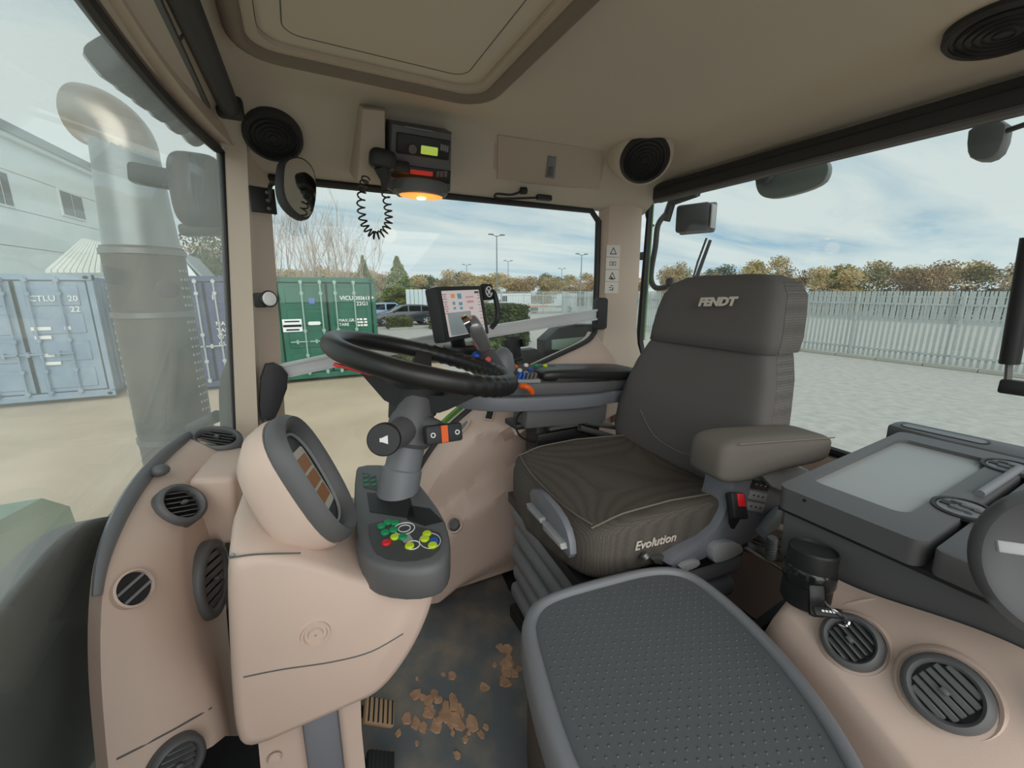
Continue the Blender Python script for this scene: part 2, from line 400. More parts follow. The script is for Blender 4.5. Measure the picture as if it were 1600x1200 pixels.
bb_('roof_fascia', -.25, wl+.2, HB-.05, HB+.28, -8.2, .3, 'fascia'); bb_('gutter', -.25, wl+.2, HB-.2, HB-.02, .0, .22, 'winframe')
def bwin(px0, px1, py0, py1):
    N0 = FB.to_3x3().col[2]; P0 = FB.translation; Mi = FB.inverted()
    a = Mi @ onp(px0, py0, P0, N0); b = Mi @ onp(px1, py1, P0, N0); x0, x1 = sorted((a.x, b.x)); y0, y1 = sorted((a.y, b.y))
    f = bb_('window', x0-.08, x1+.08, y0-.08, y1+.08, -.05, .06, 'winframe')
    bb_('pane', x0, (x0+x1)/2-.04, y0, y1, .05, .075, 'dark', f); bb_('pane', (x0+x1)/2+.04, x1, y0, y1, .05, .075, 'dark', f)
bwin(90, 131, 297, 343); bwin(-22, 18, 262, 322)
# lean-to with ribbed roof
lt = thing('lean_to_shed', 'low shed with pale ribbed roof behind the pale blue container', 'shed', A(140, 400, Y=18.2))
q0 = A(70, 422, Y=18.4); q1 = A(158, 422, Y=18.4); q2 = A(158, 378, Y=22); q3 = A(128, 372, Y=22)
nn = 9
for i in range(nn):
    a0 = q0.lerp(q1, i/nn); a1 = q0.lerp(q1, (i+.86)/nn); b0 = q3.lerp(q2, i/nn); b1 = q3.lerp(q2, (i+.86)/nn)
    ob('roof_sheet', MB().grid([[a0, a1], [b0, b1]], .08, (0, 0, -1)), 'ribroof', lt)
ob('wall', MB().box(((q0.x+q1.x)/2, 20.2, (q0.z+G)/2-.1), (q1.x-q0.x, 3.4, q0.z-G-.2)), 'clad', lt)
gp = [A(284, 445, Y=19), A(284, 402, Y=19), A(311, 436, Y=19), A(311, 445, Y=19)]
gr = thing('gabled_shed', 'white shed gable peeking above the navy container', 'shed', (gp[0].x, 20, G))
gx = [(p.x, p.z) for p in gp]; xr = gx[2][0]; xl = 2*gx[1][0]-xr
ob('gable_wall', MB().prism([(xl, G), (xl, gx[2][1]), gx[1], gx[2], (xr, G)], -19.0, -22, frame((0, 0, 0), (1, 0, 0), (0, 0, 1))), 'clad', gr)
ob('roof', MB().prism([(xl-.15, gx[2][1]-.02), (gx[1][0], gx[1][1]+.02), (xr+.15, gx[2][1]-.02), (xr+.15, gx[2][1]+.1), (gx[1][0], gx[1][1]+.16), (xl-.15, gx[2][1]+.1)], -18.9, -22.1, frame((0, 0, 0), (1, 0, 0), (0, 0, 1))), 'fascia', gr)
# ---- palisade fences
mat('palgalv', (184, 190, 188), .5, .1, var=(6, .3, .7), col2=(164, 174, 174))
def palemesh(w_, h_):
    mb = MB(); z = h_
    prof = [(-w_/2, 0), (w_/2, 0), (w_/2, z-.16), (w_*.22, z-.10), (w_*.32, z-.05), (0, z), (-w_*.32, z-.05), (-w_*.22, z-.10), (-w_/2, z-.16)]
    mb.prism(prof, -.006, .006, frame((0, 0, 0), (1, 0, 0), (0, 0, 1)))
    mb.box((0, -.012, z*.45), (w_*.35, .02, z*.85)); return mb
def palisade(a, b, label, h_=2.35, w_=.075, sp=.155, joined=False):
    a = V(a); b = V(b); d = b-a; Ln = d.length; u = d/Ln; ang = math.atan2(u.y, u.x)
    r = thing('palisade_fence', label, 'fence', a); nrm = V((-u.y, u.x, 0))
    for z in (.35, h_-.42):
        m_ = MB().box((Ln/2, .03, z), (Ln, .05, .06), Matrix.Translation(a) @ Matrix.Rotation(ang, 4, 'Z')); ob('rail', m_, 'palgalv', r)
    n = int(Ln/sp); me = None if joined else palemesh(w_, h_).mesh('pale', 'palgalv', 0)
    if joined:
        mb = MB()
        for i in range(n):
            p = a+u*(sp*(i+.5)); mb.box((0, 0, h_/2), (w_, .015, h_), Matrix.Translation(p) @ Matrix.Rotation(ang, 4, 'Z'))
        o = ob('pales', mb, 'palgalv', r, 0); o['kind'] = 'stuff'
    else:
        for i in range(n):
            o = bpy.data.objects.new('pale', me); COL.objects.link(o); o.parent = r; o.location = u*(sp*(i+.5)); o.rotation_euler = (0, 0, ang)
    pm = MB().box((0, .09, h_*.49), (.06, .09, h_*.98)).mesh('post', 'palgalv', 0)
    for i in range(int(Ln/2.75)+1):
        o = bpy.data.objects.new('post', pm); COL.objects.link(o); o.parent = r; o.location = u*(i*2.75); o.rotation_euler = (0, 0, ang)
palisade((18.2, -3, G), (18.4, 27.5, G), 'long galvanised palisade fence across the grey yard behind the seat')
palisade((44, -12, G), (41, 36, G), 'distant palisade fence at the back of the empty lot', sp=.2, w_=.13, joined=True)
palisade((9.5, 35, G), (44, 42, G), 'far palisade fence in front of the parked vans', sp=.2, w_=.08, joined=True)
mat('panelfence', (196, 208, 212), .5)
pf = thing('panel_fence', 'pale corrugated panel fence behind the black car', 'fence', (7.5, 34.5, G))
for i in range(12):
    p = A(634, 455, Y=34.5); ob('panel', MB().box((p.x+.15+i*.34, 34.5, G+1.25), (.31, .05, 2.5), bev=.02, seg=1), 'panelfence', pf)
# ---- lamp posts
mat('polegrey', (120, 126, 128), .5, .4)
def lamp_post(px, py, Y, label):
    p = A(px, py, Y=Y); r = thing('lamp_post', label, 'lamp post', (p.x, p.y, G)); h = p.z-G
    ob('pole', MB().tube([(p.x, p.y, G), (p.x, p.y, p.z)], [.11, .06], 8), 'polegrey', r)
    ob('arm', MB().tube([(p.x-.6, p.y, p.z+.05), (p.x, p.y, p.z-.1), (p.x+.6, p.y, p.z+.05)], .04, 6), 'polegrey', r)
    for s in (-1, 1): ob('lamp_head', MB().box((p.x+s*.75, p.y, p.z+.1), (.6, .25, .14), bev=.04, seg=1), 'polegrey', r)
lamp_post(776, 368, 47, 'tall twin-headed lamp post above the steering screen'); lamp_post(794, 408, 82, 'second smaller lamp post right beside the tallest one')
lamp_post(909, 398, 51, 'lamp post next to the rear corner pillar'); lamp_post(729, 414, 90, 'tiny far lamp post over the autumn trees'); lamp_post(878, 420, 85, 'short far lamp post left of the corner-pillar one')
# ---- parked vehicles
mat('carblack', (38, 44, 52), .22, coat=.6); mat('carblue', (120, 160, 200), .25, coat=.5); mat('carwhite', (226, 230, 232), .35); mat('tyre', (26, 26, 27), .8); mat('rim', (190, 192, 196), .3, .7); mat('orangeflat', (226, 140, 60), .6)
def car(loc, rz, paint, label, prof, glass, W=1.8, wheels=(.9, 3.75), wr=.34):
    r = thing('car', label, 'car', (0, 0, 0)); Fx = frame((0, 0, 0), (1, 0, 0), (0, 0, 1))
    b = MB(); b.prism(prof, -W/2, W/2, Fx, bev=.09, seg=3); ob('body', b, paint, r)
    for s in (-1, 1):
        for g in glass:
            ob('side_window', MB().prism(g, 0, .012, frame((0, s*(W/2+.001) if s > 0 else s*(W/2+.013), 0), (1, 0, 0), (0, 0, 1)) @ Matrix.Scale(-1, 4, (0, 0, 1)), 0), 'carglass', r)
        for x in wheels:
            wb = MB(); Fw = frame((x, s*(W/2-.1), wr), (1, 0, 0), (0, 0, 1)); wb.lathe([(wr*.6, -.12), (wr*.97, -.11), (wr, -.06), (wr, .06), (wr*.97, .11), (wr*.6, .12)], Fw, 24); wo = ob('wheel', wb, 'tyre', r)
            rb = MB(); rb.lathe([(wr*.68, -.125), (wr*.68, .125)], Fw, 24); ob('wheel_disc', rb, 'dark', wo)
            sp = MB()
            for k in range(5): sp.box((wr*.33, 0, 0), (wr*.66, .07, .265), Fw @ Matrix.Rotation(k*math.tau/5, 4, 'Z'))
            sp.lathe([(wr*.2, -.135), (wr*.2, .135)], Fw, 12); ob('spokes', sp, 'rim', wo)
        ob('door_mirror', MB().box((1.55, s*(W/2+.1), 1.0), (.14, .2, .13), bev=.03, seg=1), paint, r)
    r.location = V(loc); r.rotation_euler = (0, 0, rz); return r
est = [(.05, .3), (0, .55), (.08, .72), (1.15, .92), (1.35, .95), (2.1, 1.36), (2.6, 1.45), (3.6, 1.43), (4.35, 1.3), (4.78, .98), (4.88, .9), (4.9, .45), (4.8, .28)]
estg = [[(1.55, .98), (2.15, 1.32), (2.5, 1.37), (2.5, .98)], [(2.58, .98), (2.58, 1.375), (3.4, 1.36), (3.4, .98)], [(3.48, .98), (3.48, 1.36), (4.1, 1.27), (4.45, 1.0)]]
cp = A(596, 507, Z=G)
car((4.35, 30.2, G), 0, 'carblack', 'black estate car parked behind the clipped box hedge', est, estg)
hb = [(.05, .3), (0, .6), (.1, .75), (1.0, .98), (1.75, 1.48), (3.2, 1.5), (3.9, 1.05), (4.0, .5), (3.9, .28)]
car((3.5, 33.4, G), 0, 'carblue', 'light blue hatchback parked beyond the black estate', hb, [[(1.15, 1.0), (1.75, 1.4), (2.4, 1.42), (2.4, 1.0)], [(2.5, 1.0), (2.5, 1.42), (3.15, 1.42), (3.65, 1.02)]], wheels=(.8, 3.2), wr=.31)
vp = [(.05, .35), (0, .9), (.5, 1.15), (1.0, 1.9), (1.4, 2.05), (5.2, 2.1), (5.3, .4)]
car((*A(764, 480, Y=44).xy, G), math.radians(6), 'carwhite', 'white van parked along the far fence', vp, [[(.75, 1.2), (1.1, 1.8), (1.9, 1.85), (1.9, 1.2)]], W=1.9, wheels=(1.0, 4.3), wr=.34)
tr = thing('flatbed_truck', 'white flatbed truck with caged back parked by the far fence', 'truck', (*A(860, 490, Y=40.5).xy, G))
p = A(845, 490, Y=40.5)
ob('cab', MB().prism([(p.x+2.4, G+.5), (p.x+2.4, G+1.3), (p.x+2.7, G+2.0), (p.x+4.2, G+2.1), (p.x+4.2, G+.5)], -39.6, -41.4, frame((0, 0, 0), (1, 0, 0), (0, 0, 1)), bev=.06), 'carwhite', tr)
ob('bed', MB().box((p.x+.1, 40.5, G+.85), (4.6, 1.8, .14)), 'carwhite', tr)
for i in range(5): ob('cage_bar', MB().box((p.x+.9+i*.3, 39.6, G+1.35), (.06, .05, 1.0)), 'carwhite', tr)
for i in range(3): ob('cage_rail', MB().box((p.x+1.5, 39.6, G+1.05+i*.38), (1.4, .05, .06)), 'carwhite', tr)
for i in (-1.3, 3.1): ob('wheel', MB().lathe([(.38, -.12), (.38, .12)], frame((p.x+i, 39.7, G+.38), (1, 0, 0), (0, 0, 1)), 16), 'tyre', tr)
ob('side_board', MB().box((p.x-.9, 39.6, G+.75), (2.6, .04, .22)), 'orangeflat', tr)
# ---- hedges and trees
def leafmat(name, cols, rough=.8):
    m = bpy.data.materials.new(name); m.use_nodes = True; nt = m.node_tree; b = nt.nodes['Principled BSDF']; b.inputs['Roughness'].default_value = rough
    t = nt.nodes.new('ShaderNodeTexCoord'); n = nt.nodes.new('ShaderNodeTexNoise'); n.inputs['Scale'].default_value = 1.7; n.inputs['Detail'].default_value = 6; n.inputs['Roughness'].default_value = .75
    oi = nt.nodes.new('ShaderNodeObjectInfo'); ad = nt.nodes.new('ShaderNodeMath'); ad.operation = 'MULTIPLY_ADD'; ad.inputs[1].default_value = .34; ad.inputs[2].default_value = -.17
    nt.links.new(oi.outputs['Random'], ad.inputs[0]); a2 = nt.nodes.new('ShaderNodeMath'); a2.operation = 'ADD'
    nt.links.new(t.outputs['Object'], n.inputs['Vector']); nt.links.new(n.outputs['Fac'], a2.inputs[0]); nt.links.new(ad.outputs[0], a2.inputs[1])
    r = nt.nodes.new('ShaderNodeValToRGB'); r.color_ramp.elements[0].position = .3; r.color_ramp.elements[1].position = .72
    r.color_ramp.elements[0].color = lin(cols[0])+(1,); r.color_ramp.elements[1].color = lin(cols[-1])+(1,)
    for i, c in enumerate(cols[1:-1]):
        e = r.color_ramp.elements.new(.3+.42*(i+1)/(len(cols)-1)); e.color = lin(c)+(1,)
    nt.links.new(a2.outputs[0], r.inputs[0]); nt.links.new(r.outputs[0], b.inputs['Base Color']); MATS[name] = m
leafmat('leafautumn', [(116, 112, 76), (166, 150, 98), (182, 156, 110), (150, 142, 100)])
leafmat('leafbrown', [(126, 108, 82), (182, 150, 110), (166, 146, 108), (140, 128, 98)])
leafmat('leafgreen', [(52, 66, 40), (92, 104, 52), (132, 134, 70)]); leafmat('leafhedge', [(66, 74, 40), (110, 112, 66), (140, 132, 86)])
leafmat('leafconifer', [(70, 90, 56), (108, 126, 70), (150, 156, 88)])
mat('bark', (120, 108, 94), .9, bump=(30, .6, .01)); mat('twig', (170, 156, 144), .9)
def leaves(rnd, clumps, n, s):
    vs = []; fs = []
    for i in range(n):
        c, r = rnd.choice(clumps)
        d = V((rnd.gauss(0, 1), rnd.gauss(0, 1), rnd.gauss(0, 1))).normalized()*(rnd.random()**.45)
        p = V((c[0]+d.x*r[0], c[1]+d.y*r[1], c[2]+d.z*r[2])); a = V((rnd.gauss(0, 1), rnd.gauss(0, 1), rnd.gauss(0, 1))).normalized(); b = a.orthogonal().normalized()
        k = s*rnd.uniform(.6, 1.3); j = len(vs); vs += [p-a*k, p+b*k*.5, p+a*k, p-b*k*.5]; fs.append((j, j+1, j+2, j+3))
    return vs, fs
def branches(mb, rnd, p, d, ln, r, depth, spread=.5, lift=.25, seg=3, tips=None):
    pts = [p]; q = p.copy(); dd = d.copy()
    for k in range(seg):
        dd = (dd+V((rnd.gauss(0, .09), rnd.gauss(0, .09), rnd.gauss(.03, .05)))).normalized(); q = q+dd*ln/seg; pts.append(q.copy())
    mb.tube(pts, [r*(1-.6*k/seg) for k in range(seg+1)], 4 if depth > 1 else 3)
    if tips is not None: tips.append(q)
    if depth:
        for k in range(rnd.choice((3, 4, 4))):
            t = rnd.uniform(.3, 1); i = min(int(t*seg), seg-1); b = pts[i].lerp(pts[i+1], t*seg-i)
            nd_ = (dd+V((rnd.gauss(0, spread), rnd.gauss(0, spread), rnd.uniform(0, lift)))).normalized()
            branches(mb, rnd, b, nd_, ln*rnd.uniform(.4, .62), r*.5, depth-1, spread, lift, seg, tips)
def tree(name, label, cat, lm, h, w, n, s, seed, kind, group):
    rnd = random.Random(seed); r = thing(name, label, cat, (0, 0, 0), group); mb = MB(); tips = []
    if kind == 'broad':
        for k in range(4): branches(mb, rnd, V((rnd.gauss(0, w*.12), rnd.gauss(0, w*.12), 0)), V((rnd.gauss(0, .28), rnd.gauss(0, .28), 1)).normalized(), h*.55, .05, 2, .6, .2, 3, tips)
        cg = lambda: max(-.28*w, min(.28*w, rnd.gauss(0, w*.24)))
        cl = [((cg(), cg(), h*rnd.uniform(.25, .85)), (w*.22, w*.22, h*.13)) for _ in range(16)]
        cl += [((rnd.uniform(-.26, .26)*w, rnd.uniform(-.26, .26)*w, h*.2), (w*.24, w*.24, h*.2)) for _ in range(9)]
    elif kind == 'cone':
        branches(mb, rnd, V((0, 0, 0)), V((0, 0, 1)), h, .06, 0)
        cl = []
        for k in range(16):
            t = (k+.5)/16; a = rnd.uniform(0, 6.3); rr = w*.5*(1-t)*.7
            for q in range(3): cl.append(((rr*math.cos(a+q*2.1), rr*math.sin(a+q*2.1), h*t), (w*.2*(1.05-t), w*.2*(1.05-t), h*.045)))
    ob('trunk', mb, 'bark', r, 0)
    vs, fs = leaves(rnd, cl, n, s); me = bpy.data.meshes.new('crown'); me.from_pydata(vs, [], fs); me.materials.append(M[lm]); ob('crown', me, lm, r)
    return r
protos = [tree('autumn_tree', 'ochre leaved autumn tree in the row beyond the far fence', 'tree', 'leafautumn', 5.2, 4.6, 5600, .125, 11, 'broad', 'trees beyond the far fence'),
          tree('autumn_tree', '', 'tree', 'leafbrown', 5.4, 4.8, 5200, .12, 12, 'broad', 'trees beyond the far fence'),
          tree('green_tree', '', 'tree', 'leafgreen', 5.0, 4.4, 5600, .125, 13, 'broad', 'trees beyond the far fence')]
LB = ['ochre leaved autumn tree in the row beyond the far fence', 'russet brown autumn tree in the row beyond the far fence', 'olive green tree in the row beyond the far fence']
LR = ['ochre autumn tree along the skyline behind the seat', 'russet brown autumn tree along the skyline behind the seat', 'olive green tree along the skyline behind the seat']
used = [0, 0, 0]; rnd = random.Random(5)
def plant(i, x, y, s, label, group, sz=None):
    o = protos[i]
    if used[i]:
        o = dup(o, (x, y, G-.1), rnd.uniform(0, 6.3), label, group)
    else:
        used[i] = 1; o.location = (x, y, G-.1); o['label'] = label; o['group'] = group
    o.scale = (s*1.1, s*1.1, sz or s)
for k in range(17):      # row on the far side
    t = k/16; x = 2+t*46; y = 57+(k % 2)*6.2+rnd.uniform(-.6, .6); i = rnd.choice((0, 0, 2, 1)); plant(i, x, y, rnd.uniform(.86, 1.06)*(1+.1*(k % 2)), LB[i], 'trees beyond the far fence')
for k in range(12):
    x = 0+k*4.4; y = 70+(k % 2)*6.6+rnd.uniform(-.6, .6); i = rnd.choice((0, 2, 1)); plant(i, x, y, rnd.uniform(1.02, 1.2), LB[i], 'trees beyond the far fence')
for k in range(19):      # row behind the right-hand lot
    y = 52-k*3.5; x = 48.5+(k % 2)*6.2+rnd.uniform(-.5, .5); i = rnd.choice((1, 1, 0, 1, 2)); plant(i, x, y, rnd.uniform(.9, 1.15), LR[i], 'trees behind the empty lot', rnd.choice((.85, .95, 1.0, 1.3)))
for k in range(17):
    y = 52-k*4.1; x = 61.5+(k % 2)*6.8+rnd.uniform(-.5, .5); i = rnd.choice((1, 0, 2)); plant(i, x, y, rnd.uniform(1.0, 1.25), LR[i], 'trees behind the empty lot')
# conifers and shrubs by the green container
def single(kind, name, label, lm, px, py, Y, w_, n, s, seed, cat='tree'):
    p = A(px, py, Y=Y); o = tree(name, label, cat, lm, p.z-G, w_, n, s, seed, kind, None); o.location = (p.x, p.y, G)
single('cone', 'conifer_tree', 'bushy conifer standing just right of the green container', 'leafconifer', 620, 402, 45, 5.8, 9000, .16, 21)
single('cone', 'conifer_tree', 'slim conifer rising behind the green container roof', 'leafconifer', 566, 400, 40, 3.8, 4000, .1, 22)
single('broad', 'shrub', 'dense ivy covered shrub at the corner of the green container', 'leafgreen', 612, 440, 38.6, 4.6, 7000, .14, 23, 'shrub')
single('broad', 'shrub', 'yellowing shrub behind the green container roof', 'leafautumn', 495, 408, 30, 5.6, 7000, .1, 24, 'shrub')
single('broad', 'shrub', 'low brown shrub behind the green container near the mirror', 'leafbrown', 440, 415, 37, 6.2, 6000, .1, 25, 'shrub')
single('broad', 'evergreen_tree', 'mottled evergreen tree behind the navy container', 'leafgreen', 318, 330, 26.5, 5.2, 8000, .11, 26)
single('broad', 'evergreen_tree', 'leafy brown tree behind the gabled shed', 'leafbrown', 290, 355, 33, 5.6, 8000, .11, 27)
# bare trees
bproto = []
for sd in (31, 32, 33):
    rnd2 = random.Random(sd); r = thing('bare_tree', 'leafless slender tree behind the green container', 'tree', (0, 0, 0), 'bare trees behind the containers'); mb = MB()
    for q in range(2): branches(mb, rnd2, V((rnd2.gauss(0, .25), rnd2.gauss(0, .25), 0)), V((rnd2.gauss(0, .06), rnd2.gauss(0, .06), 1)).normalized(), 5.0*rnd2.uniform(.8, 1.1), .035, 3, .34, .75, 4)
    ob('branches', mb, 'twig', r, 0); bproto.append(r)
ub = [0, 0, 0]
for k, (px, py) in enumerate([(424, 335), (438, 318), (452, 322), (466, 330), (480, 345), (494, 348), (506, 330), (520, 352), (533, 362), (548, 372), (574, 350), (430, 345), (472, 320), (512, 340)]):
    i = k % 3; p = A(px, py, Y=18.9+((k*5) % 14)*.5); o = bproto[i]
    if ub[i]: o = dup(o, (p.x, p.y, G), k*1.3)
    ub[i] = 1; s = (p.z-G)/6.9; o.location = (p.x, p.y, G); o.scale = (s, s, s)
# clipped hedges
def hedge(name, label, c, size, n, s, seed, lm='leafhedge', rz=0):
    rnd = random.Random(seed); r = thing(name, label, 'hedge', (c[0], c[1], G)); vs = []; fs = []
    mb = MB().box((c[0], c[1], G+size[2]*.46), (size[0]*.9, size[1]*.9, size[2]*.9), bev=min(size)*.2); ob('stems', mb, 'bark', r)
    for i in range(n):
        f = rnd.choice('xxyzz'); u = [rnd.uniform(-.5, .5) for _ in range(3)]
        if f == 'x': u[0] = rnd.choice((-.5, .5))
        elif f == 'y': u[1] = rnd.choice((-.5, .5))
        else: u[2] = .5
        if f == 'x' and rnd.random() < .6: u = [rnd.uniform(-.5, .5), -.5, rnd.uniform(-.5, .5)]
        p = V((c[0]+u[0]*size[0], c[1]+u[1]*size[1], G+(u[2]+.5)*size[2]))+V((rnd.gauss(0, .04), rnd.gauss(0, .04), rnd.gauss(0, .04)))
        a = V((rnd.gauss(0, 1), rnd.gauss(0, 1), rnd.gauss(0, 1))).normalized(); b = a.orthogonal(); k = s*rnd.uniform(.6, 1.3); j = len(vs)
        vs += [p-a*k, p+b*k*.5, p+a*k, p-b*k*.5]; fs.append((j, j+1, j+2, j+3))
    me = bpy.data.meshes.new('foliage'); me.from_pydata(vs, [], fs); me.materials.append(M[lm]); ob('foliage', me, lm, r)
h1 = A(625, 513, Z=G); hedge('box_hedge', 'small clipped box hedge in front of the black car', (h1.x, h1.y, 0), (1.45, 1.0, .65), 2600, .07, 41)
h1 = A(690, 514, Z=G); hedge('box_hedge', 'clipped box hedge beside the rear wheel of the black car', (h1.x+.2, h1.y+.2, 0), (1.6, 1.0, .62), 2600, .07, 42)
hedge('low_hedge', 'low ragged hedge on the verge seen through the steering wheel', (4.6, 14.2, 0), (3.6, 1.4, .42), 5200, .08, 43, 'leafgreen')
hedge('tall_hedge', 'rounded green hedge behind the steering screen', (7.75, 17.0, 0), (2.3, 2.2, 1.7), 9000, .09, 44, 'leafgreen')
#struct(ob('verge', MB().box((8.5, 15.6, G-.02), (9, 3.6, .1)), 'grass'))
# ================================================================ CAB SHELL
def sq(mb, Mx, a, b, c, e1=.3, e2=.3, nu=28, nv=16, fn=None):     # rounded-box solid
    def s(v, e): return math.copysign(abs(v)**e, v)
    rings = []
    for i in range(1, nv):
        ph = -math.pi/2+math.pi*i/nv; r = []
        for k in range(nu):
            th = 2*math.pi*k/nu; p = V((a*s(math.cos(ph), e1)*s(math.cos(th), e2), b*s(math.cos(ph), e1)*s(math.sin(th), e2), c*s(math.sin(ph), e1)))
            r.append(fn(p) if fn else p)
        rings.append(r)
    return mb.loft(rings, Mx)
mat('mat_rubber', (74, 80, 84), .55, bump=(45, .25, .003), var=(8, .42, .68), col2=(108, 98, 84))
def dirty_floor():
    m = M['mat_rubber']; nt = m.node_tree; b = nt.nodes['Principled BSDF']
    rp = [n for n in nt.nodes if n.type == 'VALTORGB'][0]; rp.color_ramp.elements[0].color = lin((98, 103, 106))+(1,); rp.color_ramp.elements[1].color = lin((140, 130, 116))+(1,)
dirty_floor()
XT = lambda Y: -.195+.16*(Y-.77)**2                 # windscreen top line
def XW(Y, z): return XT(Y)-(.2-.12*sst(1.20, 1.39, Y))*(1.5-z)
struct(ob('floor', MB().box((.5, .8, -.03), (1.8, 1.5, .06)), 'black'))
fm = MB().prism(smooth_poly([(-.05, .62), (.95, .62), (.95, .8), (.62, 1.2), (.66, 1.44), (-.05, 1.44)], 1), 0, .012, bev=.003)
tag(ob('floor_mat', fm, 'mat_rubber'), 'worn dark rubber floor mat with dried brown mud', 'floor mat')
struct(ob('baseboard_right', MB().box((.86, 1.475, .05), (1.0, .03, .11), bev=.008), 'black'))
# ceiling
def zc(X, Y):
    q = max(0, min(1, (Y-1.25)/.19)); dr = .15*(q+.12*math.sin(math.pi*q)*0)*sst(-.15, .12, q); df = .115*sst(-.02, -.2, X); de = .05*sst(1.15, 1.34, X); dl = .08*sst(.2, .02, Y)
    return 1.62-math.sqrt(dr*dr+df*df+de*de+dl*dl)
rows = []
for i in range(45):
    Y = .02+1.44*i/44; x0 = XT(Y)+.012
    rows.append([V((x0+(1.36-x0)*k/44, Y, zc(x0+(1.36-x0)*k/44, Y))) for k in range(45)])
struct(ob('ceiling', MB().grid(rows, .09, (0, 0, 1)), 'liner', ang=60))
def hit(x, y, off=0):
    r = ray(x, y); t = .25
    while t < 4:
        p = CAM+r*t
        if p.z >= zc(p.x, p.y)-off: break
        t += .003
    e = .01; n = V((-(zc(p.x+e, p.y)-zc(p.x-e, p.y))/(2*e), -(zc(p.x, p.y+e)-zc(p.x, p.y-e))/(2*e), 1)).normalized()
    return p, -n
# windscreen
n_ = 44; gy = [.05+1.34*k/n_ for k in range(n_+1)]
zs = [1.5, 1.2, .9, .6, .22]
wi = bpy.data.objects.new('window_1', None); COL.objects.link(wi); wi['kind'] = 'structure'; WM['window_1'] = Matrix.Identity(4)
ob('pane', MB().grid([[V((XW(Y, z), Y, z)) for Y in gy] for z in zs], .006, (-1, 0, 0)), 'glassdirtveil', wi, 60)
sl_ = [V((XW(Y, 1.5), Y, 1.5)) for Y in gy]+[V((XW(1.39, z), 1.39, z)) for z in (1.35, 1.2, 1.0, .8, .6, .4, .22)]
ob('window_seal', MB().tube(sl_, .011, 8), 'black', wi)
struct(ob('trim_front', MB().grid([[V((XW(Y, 1.5)-.03, Y, 1.53)), V((XW(Y, 1.5)+.0, Y, 1.512)), V((XW(Y, 1.5)+.035, Y, 1.512))] for Y in gy], .03, (0, 0, 1)), 'pillar'))
# right glazing: one pane that runs down to the footwell beside the wheel arch
ED = [(1.145, .975), (1.10, .935), (.924, .875), (.744, .812), (.59, .725), (.443, .615), (.333, .468), (.27, .3), (.25, .05)]
def arch(n=5): return [V((p.x, p.y)) for p in spline([V((a, b, 0)) for a, b in ED], n)]
o2 = [(-.06, 1.47), (1.12, 1.475), (1.145, 1.45)]+[tuple(p) for p in arch()]+[(-.14, .05), (-.1, .8)]
w2 = bpy.data.objects.new('window_2', None); COL.objects.link(w2); w2['kind'] = 'structure'; WM['window_2'] = Matrix.Identity(4)
FR = frame((0, 1.468, 0), (1, 0, 0), (0, 0, 1))
ob('pane', MB().prism(o2, -.004, 0, FR), 'glass', w2)
sp_ = [V((x, 1.456, z)) for x, z in [(-.04, 1.465), (1.1, 1.47), (1.14, 1.43), (1.145, 1.2)]+[tuple(p) for p in arch()]]
ob('window_seal', MB().tube(sp_, .0125, 8), 'black', w2)
ob('door_edge', MB().tube([V((p.x-.022, 1.475, p.y+.012)) for p in arch()[14:]], .012, 6), 'paintgreen', w2)
# wheel-arch wall on the right
ar = arch(6); rows = []; nv = 22
for i, p in enumerate(ar):
    t = i/(len(ar)-1); bx = 1.36-(1.36-.40)*t; row = []
    for k in range(nv+1):
        v = k/nv; x = p.x+(bx-p.x)*v**1.1; z = p.y+(.02-p.y)*v
        y = 1.452-.075*sst(0, .08, v)-.0*v
        dd = .80-math.hypot(x-.85, z+.32)
        y -= .075*sst(-.01, .045, dd); y += .05*sst(.75, 1, v)
        if z > .62: y -= .08*sst(.02, .2, v)*sst(.62, .8, p.y)
        row.append(V((x, y, z)))
    rows.append(row)
wr = struct(ob('wall_right', MB().grid(rows, .05, (0, 1, 0)), 'beige', ang=50))
# rear corner pillar, front pillar
def pil(name, levels, m):
    return struct(ob(name, MB().loft([[V((x, y, z)) for x, y in pts] for z, pts in levels]), m, ang=30))
pil('trim_1', [(1.50, [(1.145, 1.462), (1.165, 1.42), (1.26, 1.40), (1.33, 1.41), (1.345, 1.47), (1.2, 1.49)]), (1.0, [(1.15, 1.462), (1.17, 1.42), (1.265, 1.395), (1.335, 1.405), (1.35, 1.47), (1.2, 1.49)]),
               (.92, [(1.12, 1.462), (1.155, 1.41), (1.265, 1.385), (1.34, 1.395), (1.355, 1.47), (1.2, 1.49)]), (.86, [(1.02, 1.462), (1.10, 1.375), (1.27, 1.35), (1.345, 1.37), (1.36, 1.47), (1.2, 1.49)]), (.70, [(.95, 1.462), (1.04, 1.34), (1.27, 1.32), (1.35, 1.35), (1.36, 1.47), (1.2, 1.49)])], 'pillar')
def fp(z):
    k = (1.5-z)*-.09; return [(-.132+k, 1.398), (-.122+k, 1.375), (-.075+k*.9, 1.365), (-.068+k*.9, 1.40), (-.03+k*.55, 1.45), (-.05+k, 1.50), (-.14+k, 1.46)]
pil('trim_2', [(z, fp(z)) for z in (1.53, 1.2, .9, .60, .05)], 'pillar')
ob('pillar_joint', MB().box((-.13, 1.42, .70), (.12, .12, .003)), 'dgrey', bpy.data.objects['trim_2'])
# left side of the cab (doorway behind the camera): slim pillars and sill
pil('trim_3', [(z, [(-.19+(z-1.5)*.2, .0), (-.10+(z-1.5)*.2, .0), (-.10+(z-1.5)*.2, .05), (-.19+(z-1.5)*.2, .05)]) for z in (1.55, .02)], 'pillar')
pil('trim_4', [(z, [(1.27, -.06), (1.36, -.06), (1.36, .02), (1.27, .02)]) for z in (1.57, .6)], 'pillar')
